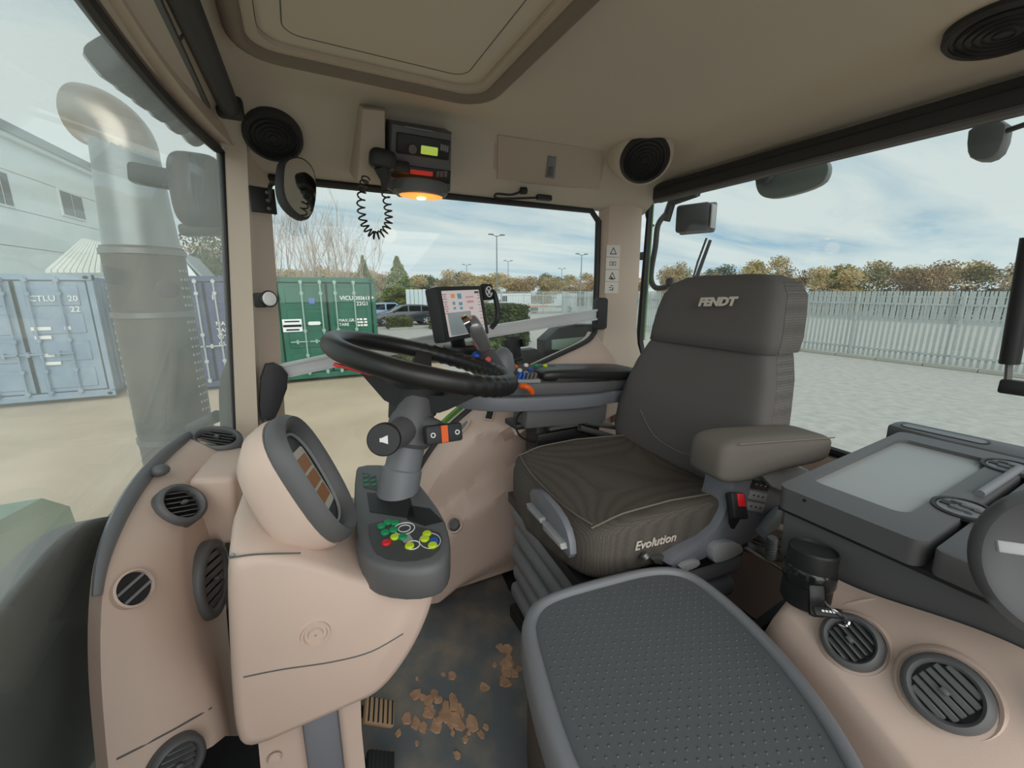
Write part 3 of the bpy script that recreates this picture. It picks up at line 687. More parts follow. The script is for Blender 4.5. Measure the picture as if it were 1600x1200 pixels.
# rear wall and window
struct(ob('wall_rear', MB().prism([(1.47, .0), (1.47, .9), (1.42, .88), (1.35, .78), (.9, .675), (-.06, .66), (-.06, 0)], 1.36, 1.42, frame((0, 0, 0), (0, 1, 0), (0, 0, 1)) @ Matrix.Identity(4)), 'beige'))
w3 = bpy.data.objects.new('window_3', None); COL.objects.link(w3); w3['kind'] = 'structure'; WM['window_3'] = Matrix.Identity(4)
ro = [(1.41, 1.56), (1.42, .93), (1.40, .865), (1.34, .805), (.9, .69), (-.03, .675), (-.03, 1.56)]
ob('pane', MB().prism(ro, 1.385, 1.39, frame((0, 0, 0), (0, 1, 0), (0, 0, 1))), 'glass', w3)
ob('window_frame', MB().tube([V((1.375, a, b)) for a, b in ro], .016, 8, closed=True), 'black', w3)
ob('frame_strip', MB().tube([V((1.405, 1.435, 1.56)), V((1.405, 1.435, .93))], .012, 6), 'paintgreen', w3)
# ================================================================ CAB FITTINGS, upper half
# roof hatch
hz_ = 1.612
hp = [(-.13, 1.03), (.40, 1.03), (.44, .99), (.47, .3), (-.13, .3)]
def hat(off): 
    return [p for p in rrect(.50-2*off, .74-2*off, .07-off*.5, 6, .20, .665)]
mat('hatchtrim', (120, 108, 96), .7)
rh = thing('roof_hatch', 'beige roof hatch panel with dark rounded surround in the ceiling', 'hatch', (.15, .665, hz_-.02))
ob('surround', MB().ring(hat(0), hat(.035), 1.595, 1.63), 'liner2', rh); ob('gasket', MB().tube([V((*p, 1.598)) for p in hat(.0)], .017, 10, True), 'hatchtrim', rh)
ob('hatch_panel', MB().prism(hat(.036), 1.604, 1.625), 'hatchp', rh); ob('panel_seam', MB().tube([V((*p, 1.604)) for p in hat(.075)], .0012, 4, True), 'dgrey', rh)
# front blind
fb = thing('front_sun_blind', 'dark roller sun blind above the windscreen', 'sun blind', (-.11, .95, 1.545))
ob('roller', MB().tube([(-.115, .35, 1.56), (-.092, 1.23, 1.56)], .022, 12), 'softblack', fb)
ob('pull_bar', MB().box((-.135, .79, 1.548), (.02, .86, .014), bev=.004), 'dgrey', fb)
ob('end_cap', MB().box((-.091, 1.242, 1.56), (.055, .025, .05), bev=.01), 'black', fb)
ob('pull_knob', MB().lathe([(.008, 0), (.02, .006), (.022, .02), (.012, .03)], nframe(A(262, 28, Z=1.575), (-.2, -.3, -1)), 20), 'black', fb)
# speakers
def speaker(px, py, r, label, nn=None):
    p, n = hit(px, py, .012 if nn is None else .045); n = V(nn).normalized() if nn else n; F = nframe(p, n); s = thing('ceiling_speaker', label, 'speaker', p, 'round ceiling speakers')
    ob('rim', MB().lathe([(r*1.02, -.05), (r*1.02, .008), (r*.96, .014), (r*.88, .012), (r*.86, -.01)], F, 40, cap=False), 'softblack', s)
    ob('grille', MB().lathe([(r*.89, .0), (r*.89, .010), (r*.6, .014), (r*.2, .015), (.001, .015)], F, 40), 'black', s)
    if nn: ob('pod', MB().lathe([(r*1.55, -.10), (r*1.3, -.045), (r*1.16, -.004), (r*1.02, .002)], F, 40, cap=False), 'liner', s, 70)
    g = MB()
    for k in range(5): g.lathe([(r*(.16+.15*k), .012), (r*(.18+.15*k), .0185), (r*(.20+.15*k), .012)], F, 40, cap=False)
    ob('grille_ring', g, 'softblack', s)
speaker(427, 212, .068, 'round black speaker above the windscreen pillar'); speaker(1007, 248, .078, 'round black speaker beside the storage flap', (-.40, -.62, -.62)); speaker(1572, 40, .08, 'round black speaker at the end of the rear blind')
# storage flap
P0, n0 = hit(858, 250, .004)
FS = nframe(P0, n0); Mi = FS.inverted()
so_ = [to2(Mi, onp(x, y, P0, n0)) for x, y in ((776, 208), (943, 232), (936, 296), (775, 279))]
sfl = thing('storage_flap', 'beige overhead storage flap with a small grey latch', 'storage flap', P0)
cx_ = sum(p[0] for p in so_)/4; cy_ = sum(p[1] for p in so_)/4
def scl(k, kk=None): return [((p[0]-cx_)*k+cx_, (p[1]-cy_)*(kk or k)+cy_) for p in so_]
ob('surround', MB().prism(smooth_poly([V((*p, 0)) for p in scl(1.06, 1.14)], 1), -.09, .000, FS, bev=.006), 'liner2', sfl)
ob('flap', MB().prism(scl(.985, .97), -.01, .007, FS, bev=.004), 'liner2', sfl)
lp = to2(Mi, onp(860, 258, P0, n0))
fq = lambda *qs: [to2(Mi, onp(x, y, P0, n0)) for x, y in qs]
la = ob('latch', MB().prism(fq((855, 241), (868, 243), (865, 276), (851, 274)), .004, .011, FS, bev=.001), 'mgrey', sfl); ob('latch_catch', MB().prism(fq((856, 257), (863, 258), (862, 272), (854, 271)), .010, .014, FS, bev=.001), 'dgrey', la)
# headset clip below
hc = thing('microphone_clip', 'small black clip-on microphone lying along the header edge', 'microphone', A(830, 302, Y=1.40))
ob('stem', MB().tube(spline([A(820, 297, Y=1.385), A(800, 304, Y=1.385), A(776, 303, Y=1.39), A(780, 310, Y=1.39), A(838, 309, Y=1.39)], 6), .004, 6), 'black', hc)
ob('head', MB().lathe([(.004, -.015), (.012, -.01), (.012, .01), (.004, .015)], nframe(A(818, 298, Y=1.383), (1, 0, .1)), 16), 'black', hc)
ob('clip', MB().box((0, 0, 0), (.06, .02, .022), nframe(A(850, 309, Y=1.388), (0, -1, 0)), bev=.005), 'black', hc)
# radio console
RC = A(660, 252, Y=1.24); RN = V((0, -.9, -.42)).normalized(); FRc = nframe(RC, RN)
rc = thing('radio_console', 'overhead console holding a radio with green display and a red labelled unit', 'radio', RC)
Ri = FRc.inverted()
def rp_(x, y): return to2(Ri, onp(x, y, RC, RN))
hs_ = [rp_(*q) for q in ((612, 192), (708, 208), (706, 300), (690, 312), (625, 310), (606, 296))]
ob('housing', MB().prism(hs_, -.16, -.002, FRc, bev=.012), 'dgrey', rc)
ho2 = [rp_(*q) for q in ((566, 168), (604, 172), (604, 290), (558, 288))]
ob('side_housing', MB().prism(ho2, -.16, -.005, FRc, bev=.012), 'liner2', rc)
def rbox(name, x0, y0, x1, y1, z0, z1, m, par, bev=.002):
    a = rp_(x0, y0); b = rp_(x1, y1); return ob(name, MB().box(((a[0]+b[0])/2, (a[1]+b[1])/2, (z0+z1)/2), (abs(b[0]-a[0]), abs(b[1]-a[1]), z1-z0), FRc, bev=bev), m, par)
r1 = rbox('radio_unit', 620, 206, 700, 250, -.01, .008, 'black', rc)
mat('lcd', (196, 222, 96), .3, emit=.35); mat('redlabel', (205, 66, 60), .5, emit=.1)
rbox('display', 657, 226, 682, 243, .007, .010, 'lcd', r1); kp = rp_(642, 231); ob('volume_knob', MB().lathe([(.012, 0), (.011, .014), (.001, .015)], FRc @ T(*kp, .007), 20), 'dgrey', r1)
for k in range(4): rbox('radio_button', 687+k*3.2, 224+k, 689+k*3.2, 234+k, .006, .010, 'mgrey', r1, .0005)
rbox('name_plate', 632, 196, 676, 207, -.004, .004, 'mgrey', rc)
r2 = rbox('lower_unit', 612, 255, 702, 287, -.01, .006, 'black', rc); rbox('red_label', 640, 263, 675, 275, .005, .008, 'redlabel', r2)
for k in range(3): rbox('unit_button', 681+k*6, 266, 685+k*6, 276, .004, .008, 'dgrey', r2, .0005)
# dome lamp
dl = thing('dome_lamp', 'lit amber dome lamp on the underside of the radio console', 'lamp', A(658, 306, Y=1.24))
FD = nframe(A(658, 303, Y=1.25), (0, -.02, -1), (0, 1, 0))
ob('lamp_body', MB().lathe([(.074, -.03), (.077, -.004), (.070, .004), (.062, .006)], FD, 32, sy=.62, cap=False), 'dgrey', dl)
ob('lamp_lens', MB().lathe([(.064, .003), (.06, .008), (.03, .011), (.001, .012)], FD, 32, sy=.60), 'amber', dl)
ob('bulb', MB().lathe([(.014, .010), (.012, .014), (.001, .015)], FD, 16), 'hotbulb', dl)
pl = bpy.data.lights.new('dome_light', 'POINT'); pl.energy = .12; pl.color = (1, .6, .25); pl.shadow_soft_size = .03; plo = bpy.data.objects.new('dome_light', pl); COL.objects.link(plo); plo.parent = dl; plo.location = (0, -.02, -.05)
# handset microphone with coiled lead
hm = thing('radio_handset', 'black handset microphone with coiled lead hung beside the radio', 'microphone', A(598, 255, Y=1.2))
ob('body', sq(MB(), nframe(A(598, 250, Y=1.2), (0, -1, -.1), (.1, 0, 1)), .034, .026, .022, .6, .6), 'black', hm)
ob('grip', MB().tube([A(596, 262, Y=1.2), A(602, 282, Y=1.205), A(601, 300, Y=1.21)], [.02, .013, .007], 10), 'black', hm)
ob('hanger', MB().box((0, 0, 0), (.05, .03, .03), nframe(A(625, 262, Y=1.23), (0, -1, 0)), bev=.006), 'black', hm)
cp_ = spline([A(602, 300, Y=1.21), A(606, 325, Y=1.2), A(607, 348, Y=1.2), A(598, 364, Y=1.2), A(583, 367, Y=1.2), A(570, 352, Y=1.2), A(564, 325, Y=1.2), A(566, 295, Y=1.21), A(572, 278, Y=1.22)], 26)
coil = []
for i, p in enumerate(cp_):
    t = (cp_[min(i+1, len(cp_)-1)]-cp_[max(i-1, 0)]).normalized(); u = t.cross(V((0, 1, 0))).normalized(); v = t.cross(u); a = i*.62
    coil.append(p+(u*math.cos(a)+v*math.sin(a))*.0095)
ob('coiled_lead', MB().tube(coil, .0022, 5), 'black', hm)
# rear blind
rb = thing('rear_sun_blind', 'long dark roller sun blind across the top of the rear window', 'sun blind', (1.3, .6, 1.53))
ob('cassette', MB().box((1.325, .68, 1.528), (.05, 1.30, .068), bev=.012), 'softblack', rb)
ob('pull_bar', MB().tube([(1.30, 1.31, 1.497), (1.30, .04, 1.497)], .010, 8), 'dgrey', rb)
ob('groove', MB().box((1.299, .68, 1.54), (.003, 1.26, .004)), 'black', rb)
# interior mirror on its bracket
im = thing('interior_mirror', 'rounded rectangular mirror on a black bracket at the windscreen pillar', 'mirror', A(412, 330, Y=1.36))
MC = A(466, 294, Y=1.27); MN = V((.50, -.80, .05)).normalized(); FM = nframe(MC, MN); mi_ = FM.inverted()
mo = [to2(mi_, onp(x, y, MC, MN)) for x, y in ((443, 246), (470, 242), (492, 262), (496, 300), (490, 335), (477, 347), (452, 330), (438, 305), (438, 268))]
mo = [tuple(p) for p in smooth_poly([V((*p, 0)) for p in mo], 2)]; mc = (sum(p[0] for p in mo)/len(mo), sum(p[1] for p in mo)/len(mo))
ob('mirror_shell', MB().prism([(p[0], p[1]) for p in mo], -.03, .004, FM, bev=.008), 'softblack', im)
ob('mirror_glass', MB().prism([((p[0]-mc[0])*.87+mc[0], (p[1]-mc[1])*.91+mc[1]) for p in mo], .003, .0055, FM), 'mirror', im)
ob('arm', MB().tube(spline([A(440, 290, Y=1.29), A(428, 286, Y=1.33), A(422, 292, Y=1.36), A(422, 312, Y=1.37)], 5), .006, 8), 'black', im)
FBk = nframe(A(411, 313, Y=1.365), (.35, -1, 0)); bk = ob('bracket', MB().box((0, 0, 0), (.062, .065, .008), FBk, bev=.002), 'black', im)
for s in (-.02, 0, .02): ob('bolt', MB().lathe([(.005, 0), (.005, .007), (.001, .008)], FBk @ T(.01, s, .003), 10), 'steel', bk)
# small round pillar light
pl_ = thing('pillar_light', 'small round chrome spotlight on the windscreen pillar', 'light', A(410, 468, Y=1.36))
ob('mount', MB().box((0, 0, 0), (.02, .04, .03), nframe(A(407, 469, Y=1.36), (1, -.6, 0)), bev=.005), 'black', pl_)
FP = nframe(A(421, 467, Y=1.345), (.5, -.85, .05)); ob('housing', MB().lathe([(.012, -.03), (.02, -.02), (.023, 0), (.020, .002)], FP, 20, cap=False), 'black', pl_); ob('lens', MB().lathe([(.02, .0), (.017, .004), (.001, .006)], FP, 20), 'lens', pl_)
# window rail
rl = thing('window_rail', 'aluminium guard rail across the right window on black end brackets', 'rail', A(430, 583, Y=1.42))
R0 = A(428, 582, Y=1.40); R1 = A(660, 535, Y=1.43); R2 = A(938, 490, Y=1.40)
rpts = spline([R0, R1, R2], 10)
def bar(mb, pts, h_, t_):
    rows = [[p+V((0, -t_, -h_)), p+V((0, -t_, h_)), p+V((0, t_, h_)), p+V((0, t_, -h_))] for p in pts]; return mb.loft(rows)
ob('rail_bar', bar(MB(), rpts, .021, .010), 'alu', rl); ob('rail_lip', bar(MB(), [p+V((0, -.012, .018)) for p in rpts], .004, .004), 'alu', rl); ob('rail_lip', bar(MB(), [p+V((0, -.012, -.018)) for p in rpts], .004, .004), 'alu', rl)
FBr = nframe(A(425, 615, Y=1.375), (.15, -1, 0))
bp_ = [to2(FBr.inverted(), onp(x, y, FBr.translation, FBr.to_3x3().col[2])) for x, y in ((408, 570), (435, 566), (454, 590), (430, 655), (418, 665), (405, 655))]
br_ = ob('end_bracket', MB().prism(smooth_poly([V((*p, 0)) for p in bp_], 1), -.02, .012, FBr, bev=.004), 'softblack', rl)
ob('bolt', MB().lathe([(.010, 0), (.010, .012), (.004, .016)], nframe(A(438, 582, Y=1.385), (0, -1, 0)), 12), 'black', rl); ob('bolt', MB().lathe([(.010, 0), (.010, .014), (.004, .018)], nframe(A(416, 658, Y=1.37), (.15, -1, 0)), 12), 'black', rl)
ob('end_bracket', MB().box((0, 0, 0), (.05, .13, .05), nframe(A(938, 490, Y=1.40), (-.2, -1, 0)), bev=.012), 'softblack', rl)
# pillar stickers
SP = V((1.2, 1.41, 1.2)); SN = V((-.22, -1, 0)).normalized(); FSt = nframe(SP, SN); Si = FSt.inverted()
ps = thing('warning_sticker', 'white strip of safety pictograms on the rear corner pillar', 'sticker', A(956, 455, Y=1.4))
mat('stick', (214, 208, 200), .5); mat('ink', (50, 48, 46), .5)
a = to2(Si, onp(948, 382, SP, SN)); b = to2(Si, onp(965, 459, SP, SN)); sw = b[0]-a[0]; sh = a[1]-b[1]
pc = lambda v: (a[0]+sw/2, a[1]-sh*v)
for k in range(4): ob('label', MB().box((pc(.125+.25*k)[0], pc(.125+.25*k)[1], .0012), (sw, sh*.235, .0015), FSt), 'stick', ps)
def tri(v, s, name='pictogram'):
    c = pc(v); po = [(c[0]-s, c[1]-s*.8), (c[0]+s, c[1]-s*.8), (c[0], c[1]+s)]; pi = [(c[0]-s*.7, c[1]-s*.6), (c[0]+s*.7, c[1]-s*.6), (c[0], c[1]+s*.6)]
    ob(name, MB().ring(po, pi, .0019, .0026, FSt), 'ink', ps)
tri(.13, .016); tri(.63, .016)
c = pc(.65); ob('pictogram', MB().prism([(c[0]-.006, c[1]+.004), (c[0]+.010, c[1]-.011), (c[0]-.008, c[1]-.011)], .0019, .0026, FSt), 'ink', ps)
c = pc(.14); ob('pictogram', MB().box((c[0], c[1]-.009, .002), (.02, .003, .001), FSt), 'ink', ps)
c = pc(.38)
for s in (-1, 1): ob('pictogram', MB().ring([(c[0]+s*.001, c[1]-.007), (c[0]+s*.014, c[1]-.009), (c[0]+s*.014, c[1]+.008), (c[0]+s*.001, c[1]+.008)], [(c[0]+s*.003, c[1]-.005), (c[0]+s*.012, c[1]-.007), (c[0]+s*.012, c[1]+.006), (c[0]+s*.003, c[1]+.006)], .0019, .0026, FSt), 'ink', ps)
c = pc(.88)
for q in ((-.007, .002, .010, .003), (.005, -.004, .004, .014), (-.004, -.008, .014, .003), (.0, .009, .012, .003)): ob('pictogram', MB().box((c[0]+q[0], c[1]+q[1], .0022), (q[2], q[3], .001), FSt), 'ink', ps)
ob('screw', MB().lathe([(.012, 0), (.011, .004), (.001, .005)], nframe(A(978, 525, X=1.30), (-.5, -1, 0)), 16), 'pillar', bpy.data.objects['trim_1'])
# ================================================================ FRONT CONSOLE, COLUMN, WHEEL
def vent(F, r, label, group, closed=False, n=6, sy=1.0, m='dgrey'):
    v = thing('air_vent', label, 'air vent', F.translation, group)
    ob('bezel', MB().lathe([(r*.98, -.03), (r, .012), (r*.97, .019), (r*.82, .022), (r*.74, .018), (r*.72, .004)], F, 44, sy=sy, cap=False), m, v, 60)
    ob('recess', MB().lathe([(r*.76, .001), (r*.74, .006), (.001, .006)], F, 36, sy=sy), 'black', v)
    for k in range(n):
        y = r*sy*(-.58+1.16*k/(n-1)); hw = r*.72*math.sqrt(max(.05, 1-(y/(r*.74*sy))**2)); hw = min(hw, r*.60)
        h_ = r*sy*1.2/n
        s = MB(); s.box((0, 0, 0), (hw*2, h_*(.95 if closed else .28), .004 if closed else .012), F @ T(0, y, .014 if closed else .012) @ Matrix.Rotation(math.radians(8 if closed else 28), 4, 'X'), bev=.0012, seg=1)
        ob('slat', s, m, v)
    ob('thumb_lever', MB().box((0, 0, .020), (.010, .007, .010), F, bev=.002), m, v)
    return v
# windscreen-side console: surface from the windscreen line (W) over the ridge (R) to the footwell side (S)
Wp = [A(172, 1230, Y=.70), A(158, 1060, Y=.73), A(160, 930, Y=.77), A(176, 850, Y=.83), A(212, 775, Y=.95), A(255, 720, Y=1.08), A(300, 682, Y=1.24)]
Rp = [A(352, 1150, Y=.78), A(338, 1080, Y=.80), A(308, 985, Y=.85), A(288, 870, Y=.90), A(300, 800, Y=.99), A(318, 745, Y=1.10), A(362, 700, Y=1.24)]
Sp = [A(372, 1150, Y=.98), A(366, 1080, Y=1.0), A(356, 985, Y=1.04), A(350, 880, Y=1.06), A(356, 815, Y=1.12), A(372, 760, Y=1.2), A(398, 735, Y=1.30)]
Ws, Rs, Ss = spline(Wp, 4), spline(Rp, 4), spline(Sp, 4)
grid_ = []
for a, b, c in zip(Ws, Rs, Ss):
    m1 = a.lerp(b, .5)+V((.012, -.012, .0)); bb1 = b-V((0, .0, 0)); row = [a, a.lerp(m1, .5)+V((.004, -.004, 0)), m1, m1.lerp(b, .6)+V((.006, -.004, 0)), b, b.lerp(c, .35), b.lerp(c, .7), c]
    grid_.append(row)
dc = thing('side_console', 'tall beige moulded console with air vents beside the windscreen', 'console', A(300, 1000, Y=.9))
ob('shell', MB().grid(grid_, .03, (-.7, .7, 0)), 'beige', dc, 45)
sh_ = dc.children[0]; ob('lower_seam', MB().tube([bhit(sh_, x, y, .0004)[0] for x, y in ((182, 1186), (214, 1170), (246, 1153), (278, 1136), (306, 1120), (330, 1106))], .0016, 5), 'dgrey', dc)
ob('top_trim', MB().tube([p+V((-.004, -.004, .004)) for p in Ws[8:]], [.007+.006*math.sin(3.1*i/len(Ws[8:])) for i in range(len(Ws[8:]))], 10, sq=(1.5, .8)), 'mgrey', dc)
ob('trim_cap', MB().ball(A(250, 735, Y=1.02), (.017, .017, .012)), 'dgrey', dc)
blk = [V((x, y, 0)) for x, y in ((-.055, -.09), (.055, -.09), (.05, .09), (-.05, .09))]
ob('raised_block', MB().box((0, 0, 0), (.085, .20, .16), frame(A(352, 770, Y=1.12), (.98, -.1, -.1), (.1, .98, 0)), bev=.014, seg=3), 'beige', dc)
shell = [c for c in dc.children if c.name.startswith('shell')][0]
def vat(px, py, Y, n, r, label, **k):
    p, nn = bhit(shell, px, py)
    if p is None: p = A(px, py, Y=Y); nn = V(n)
    return vent(nframe(p, nn*.75+V(n).normalized()*.25, (.3, .2, 1)), r, label, 'air vents in the beige consoles', **k)
vat(277, 793, .985, (.35, -.75, .55), .048, 'grey round air vent on the console just above the ridge vent', sy=.9)
vat(322, 906, .945, (.93, -.35, .1), .075, 'tall grey oval air vent on the ridge of the side console', sy=1.05, closed=True)
vat(340, 691, 1.235, (.1, -.45, .9), .058, 'flat grey air vent at the far end of the side console', sy=.7)
vat(272, 1188, .78, (.45, -.8, .35), .040, 'grey round air vent low on the side console')
Fh = nframe(*bhit(shell, 205, 921, .004)); ho = thing('console_port', 'small round beige port with dark louvres on the side console', 'port', Fh.translation)
ob('rim', MB().lathe([(.029, -.02), (.029, .006), (.026, .008), (.025, .001)], Fh, 30, cap=False), 'beige', ho); ob('recess', MB().lathe([(.026, .001), (.001, .0015)], Fh, 24, cap=False), 'black', ho)
for k in (-.009, .008): ob('louvre', MB().box((0, k, .003), (.044, .004, .004), Fh @ Matrix.Rotation(.2, 4, 'Z')), 'mgrey', ho)
# steering pedestal
pd = thing('steering_pedestal', 'large beige steering pedestal under the dark switch panel', 'pedestal', (.03, .85, .02))
def ringXZ(pts, Y): return [V((x, Y, z)) for x, z in pts]
near = [A(x, y, Y=.682) for x, y in ((352, 880), (372, 866), (420, 862), (500, 880), (560, 905), (640, 924), (688, 908), (672, 968), (640, 1030), (596, 1085), (550, 1105), (470, 1140), (384, 1178), (366, 1160), (358, 1060))]
near = [V((p.x, p.z)) for p in near]
cen = sum(near, V((0, 0)))/len(near)
def offs(k, dy): return [cen+(p-cen)*k for p in near]
lv = [(.678, .88), (.681, .95), (.692, .99), (.72, 1.02), (.80, 1.05), (.95, 1.02), (1.06, .92)]
ob('body', MB().loft([[V((p.x, Y, p.y)) for p in smooth_poly([q.to_3d() for q in offs(k, 0)], 2)] for Y, k in lv]), 'beige', pd, 60)
ob('shoulder', sq(MB(), frame(V((-.06, .83, .668)), (1, 0, -.12), (0, 1, 0)), .085, .11, .05, .45, .5), 'beige', pd)
sm_ = [A(x, y, Y=.6775) for x, y in ((380, 1058), (440, 1046), (520, 1034), (580, 1018), (630, 990))]
ob('seam', MB().tube(spline(sm_, 5), .0012, 5), 'dgrey', pd)
Fb = nframe(A(493, 991, Y=.6765), (0, -1, 0))
ob('top_seam', MB().tube(spline([A(x, y, Y=.684) for x, y in ((356, 872), (400, 866), (470, 864))], 5), .0014, 5), 'dgrey', pd)
ob('boss', MB().lathe([(.024, -.003), (.0225, .003), (.019, .003), (.0165, -.002)], Fb, 30, cap=False), 'beige', pd); ob('screw', MB().lathe([(.013, -.003), (.011, .003), (.002, .003), (.0015, -.001)], Fb, 20), 'beige', pd)
ob('upper_screw', MB().lathe([(.004, 0), (.004, .002), (.001, .003)], nframe(A(363, 868, Y=.688), (0, -1, .2)), 10), 'steel', pd)
ob('stem', MB().loft([[V((x, y, z)) for x, y in ((-.13+k, .72), (.042+k, .72), (.012+k, .95), (-.13+k, .95))] for z, k in ((.5, .0), (.3, -.01), (.02, -.01))]), 'beige', pd)
ob('pedal_column', MB().box((-.035, .71, .22), (.06, .05, .42), bev=.01), 'bluegrey', pd)
ob('stem_screw', MB().lathe([(.012, 0), (.01, .004), (.001, .005)], nframe(A(429, 1185, Y=.715), (0, -1, 0)), 16), 'beige', pd)
# instrument cluster
ICc = A(493, 746, Y=.775); INn = V((.90, -.17, .42)).normalized(); FI = nframe(ICc, INn, (0, .1, 1))
ic = thing('instrument_cluster', 'beige instrument pod with dark bezel and small screen facing the driver', 'instrument cluster', ICc)
ov = [V((p[0], p[1], 0)) for p in ((-.11, .02), (-.10, .10), (-.04, .135), (.05, .135), (.105, .09), (.115, .0), (.09, -.10), (.03, -.135), (-.05, -.13), (-.10, -.08))]
ov = smooth_poly(ov, 2)
def ovr(k, z, dx=0, dy=0): return [V((p.x*k*.76+dx, p.y*k*.90+dy, z)) for p in ov]
ob('shell', MB().loft([ovr(.6, -.095, 0, -.02), ovr(.85, -.08, 0, -.01), ovr(.98, -.055), ovr(1.04, -.028), ovr(1.03, -.017)], FI), 'beige', ic, 60)
ob('bezel', MB().loft([ovr(1.0, -.018), ovr(1.03, -.010), ovr(1.02, .006), ovr(.95, .016), ovr(.85, .010), ovr(.80, -.006), ovr(.78, -.012)], FI), 'dgrey', ic, 60)
mat('dash', (60, 64, 66), .35); mat('dashscreen', (214, 206, 190), .3); mat('amberbar', (176, 116, 72), .4)
ob('dial_face', MB().prism([(p.x*.61, p.y*.72) for p in ov], -.012, -.008, FI), 'dash', ic)
ob('dial_frame', MB().tube([V((p.x*.55, p.y*.665, -.005)) for p in ov], .003, 6, True, FI), 'lgrey', ic)
sc_ = ob('screen', MB().prism(rrect(.076, .118, .008), -.008, -.004, FI), 'dashscreen', ic)
for k in range(3): ob('screen_bar', MB().box((0, -.032*k+.032, -.003), (.054, .025, .002), FI), 'amberbar', sc_)
# dark switch panel around the column
PZ = .705
sp = thing('switch_panel', 'dark grey switch panel with coloured symbol buttons round the steering column', 'control panel', (.14, .85, .62))
PP = V((.15, .83, PZ)); PN = V((0, -.05, 1)).normalized()
top = [onp(x, y, PP, PN).to_2d() for x, y in ((604, 724), (560, 724), (554, 735), (552, 790), (556, 850), (566, 872), (594, 886), (645, 891), (688, 883), (702, 866), (704, 838), (694, 806), (664, 764), (640, 738))]
def pnl(k, z): 
    c = V((.15, .83)); return [V((c.x+(p.x-c.x)*k, c.y+(p.y-c.y)*k, z+.05*(p.y-.83))) for p in tp]
tp = [q.to_2d() for q in smooth_poly([p.to_3d() for p in top], 1)]
ob('housing', MB().loft([pnl(.96, .640), pnl(.99, .648), pnl(1.0, .69), pnl(.98, .701), pnl(.94, PZ)]), 'dgrey', sp, 45)
mat('panelface', (66, 68, 68), .5)
PP = V((.15, .83, PZ)); PN = V((0, -.05, 1)).normalized(); FPp = nframe(PP, PN, (0, 1, 0)); Pi = FPp.inverted()
def pp(x, y): return to2(Pi, onp(x, y, PP, PN))
pf = [pp(*q) for q in ((575, 812), (668, 826), (694, 836), (684, 868), (640, 880), (592, 872), (578, 848))]
ob('button_field', MB().prism(smooth_poly([V((*p, 0)) for p in pf], 1), 0, .0015, FPp), 'panelface', sp)
wells = [[(612, 790), (700, 806), (690, 822), (640, 822), (590, 806)], [(566, 736), (598, 742), (604, 770), (568, 760)], [(646, 764), (672, 778), (676, 788), (650, 782)]]
ob('tray', MB().prism([pp(*q) for q in ((640, 790), (672, 795), (692, 815), (664, 822), (636, 812))], -.0005, .001, FPp), 'black', sp)
ob('icon_strip', MB().prism([pp(*q) for q in ((566, 739), (588, 744), (590, 766), (568, 762))], 0, .0015, FPp), 'panelface', sp)
ob('column_well', MB().prism([pp(*q) for q in ((573, 770), (640, 775), (650, 812), (578, 800))], 0, .001, FPp), 'black', sp)
for i, (x, y, c) in enumerate([(596, 824, 'green'), (606, 818, 'green'), (617, 819, 'green'), (602, 834, 'green'), (615, 830, 'green'), (629, 841, 'green'), (617, 841, 'lime'), (604, 850, 'red'), (640, 855, 'lime'), (667, 836, 'lime'), (664, 844, 'lime'), (678, 847, 'blue'), (676, 854, 'lime')]):
    b = pp(x, y); ob('button', MB().lathe([(.0085, 0), (.0085, .003), (.007, .0045), (.001, .005)], FPp @ T(*b, .0012), 16), c, sp)
for x, y, r in ((632, 827, .020), (645, 853, .013)):
    b = pp(x, y); o = MB(); o.lathe([(r, .0012), (r, .0026), (r-.0016, .0026), (r-.0016, .0012)], FPp @ T(*b, 0), 28, cap=False); ob('printed_ring', o, 'white', sp)
b = pp(632, 827); ob('printed_ring', MB().lathe([(.012, .0012), (.012, .0026), (.0105, .0026), (.0105, .0012)], FPp @ T(*b, 0), 24, cap=False), 'white', sp)
b = pp(672, 846); ob('printed_ring', MB().lathe([(.024, .0012), (.024, .0022), (.0228, .0022), (.0228, .0012)], FPp @ T(*b, 0), 32, sx=.8, cap=False), 'white', sp)
ob('printed_tractor', MB().prism([pp(*q) for q in ((622, 838), (640, 836), (646, 845), (632, 850))], .001, .0022, FPp), 'lgrey', sp)
for k in range(6):
    b = pp(571+(k % 2)*11+k//2*1, 745+(k//2)*7); ob('small_icon', MB().box((*b, .0022), (.010, .006, .001), FPp), 'green', sp)
# column
CB = V((.150, .885, .66)); WC = V((.25, .935, .992)); ax = (WC-CB).normalized()
sw = thing('steering_column', 'black steering wheel on a grey column with horn knob and orange marked switch', 'steering column', CB)
FC = nframe(CB, ax, (0, 1, 0))
ob('boot', MB().lathe([(.052, .0), (.051, .03), (.046, .035), (.044, .10), (.040, .104), (.039, .17)], FC, 36), 'mgrey', sw)
ob('collar', MB().lathe([(.044, .155), (.053, .165), (.052, .205), (.046, .23), (.044, .27)], FC, 36), 'dgrey', sw)
hk = A(601, 686, Y=.84)
ob('knob_arm', MB().tube([CB+ax*.20, hk+V((.01, .0, 0))], [.036, .028], 16), 'dgrey', sw)
FK = nframe(hk, (-.25, -.95, .25)); kn = ob('horn_knob', MB().lathe([(.030, -.03), (.034, -.012), (.034, .012), (.031, .018), (.001, .019)], FK, 32), 'softblack', sw)
ob('horn_symbol', MB().prism([(-.008, -.004), (-.004, -.004), (.008, -.009), (.008, .009), (-.004, .004), (-.008, .004)], .019, .0198, FK), 'white', kn)
sk = A(692, 677, Y=.83); FKs = nframe(sk, (.12, -.97, .22), (.06, 0, 1))
stk = ob('stalk_switch', MB().box((0, 0, 0), (.085, .040, .026), FKs, bev=.006), 'softblack', sw)
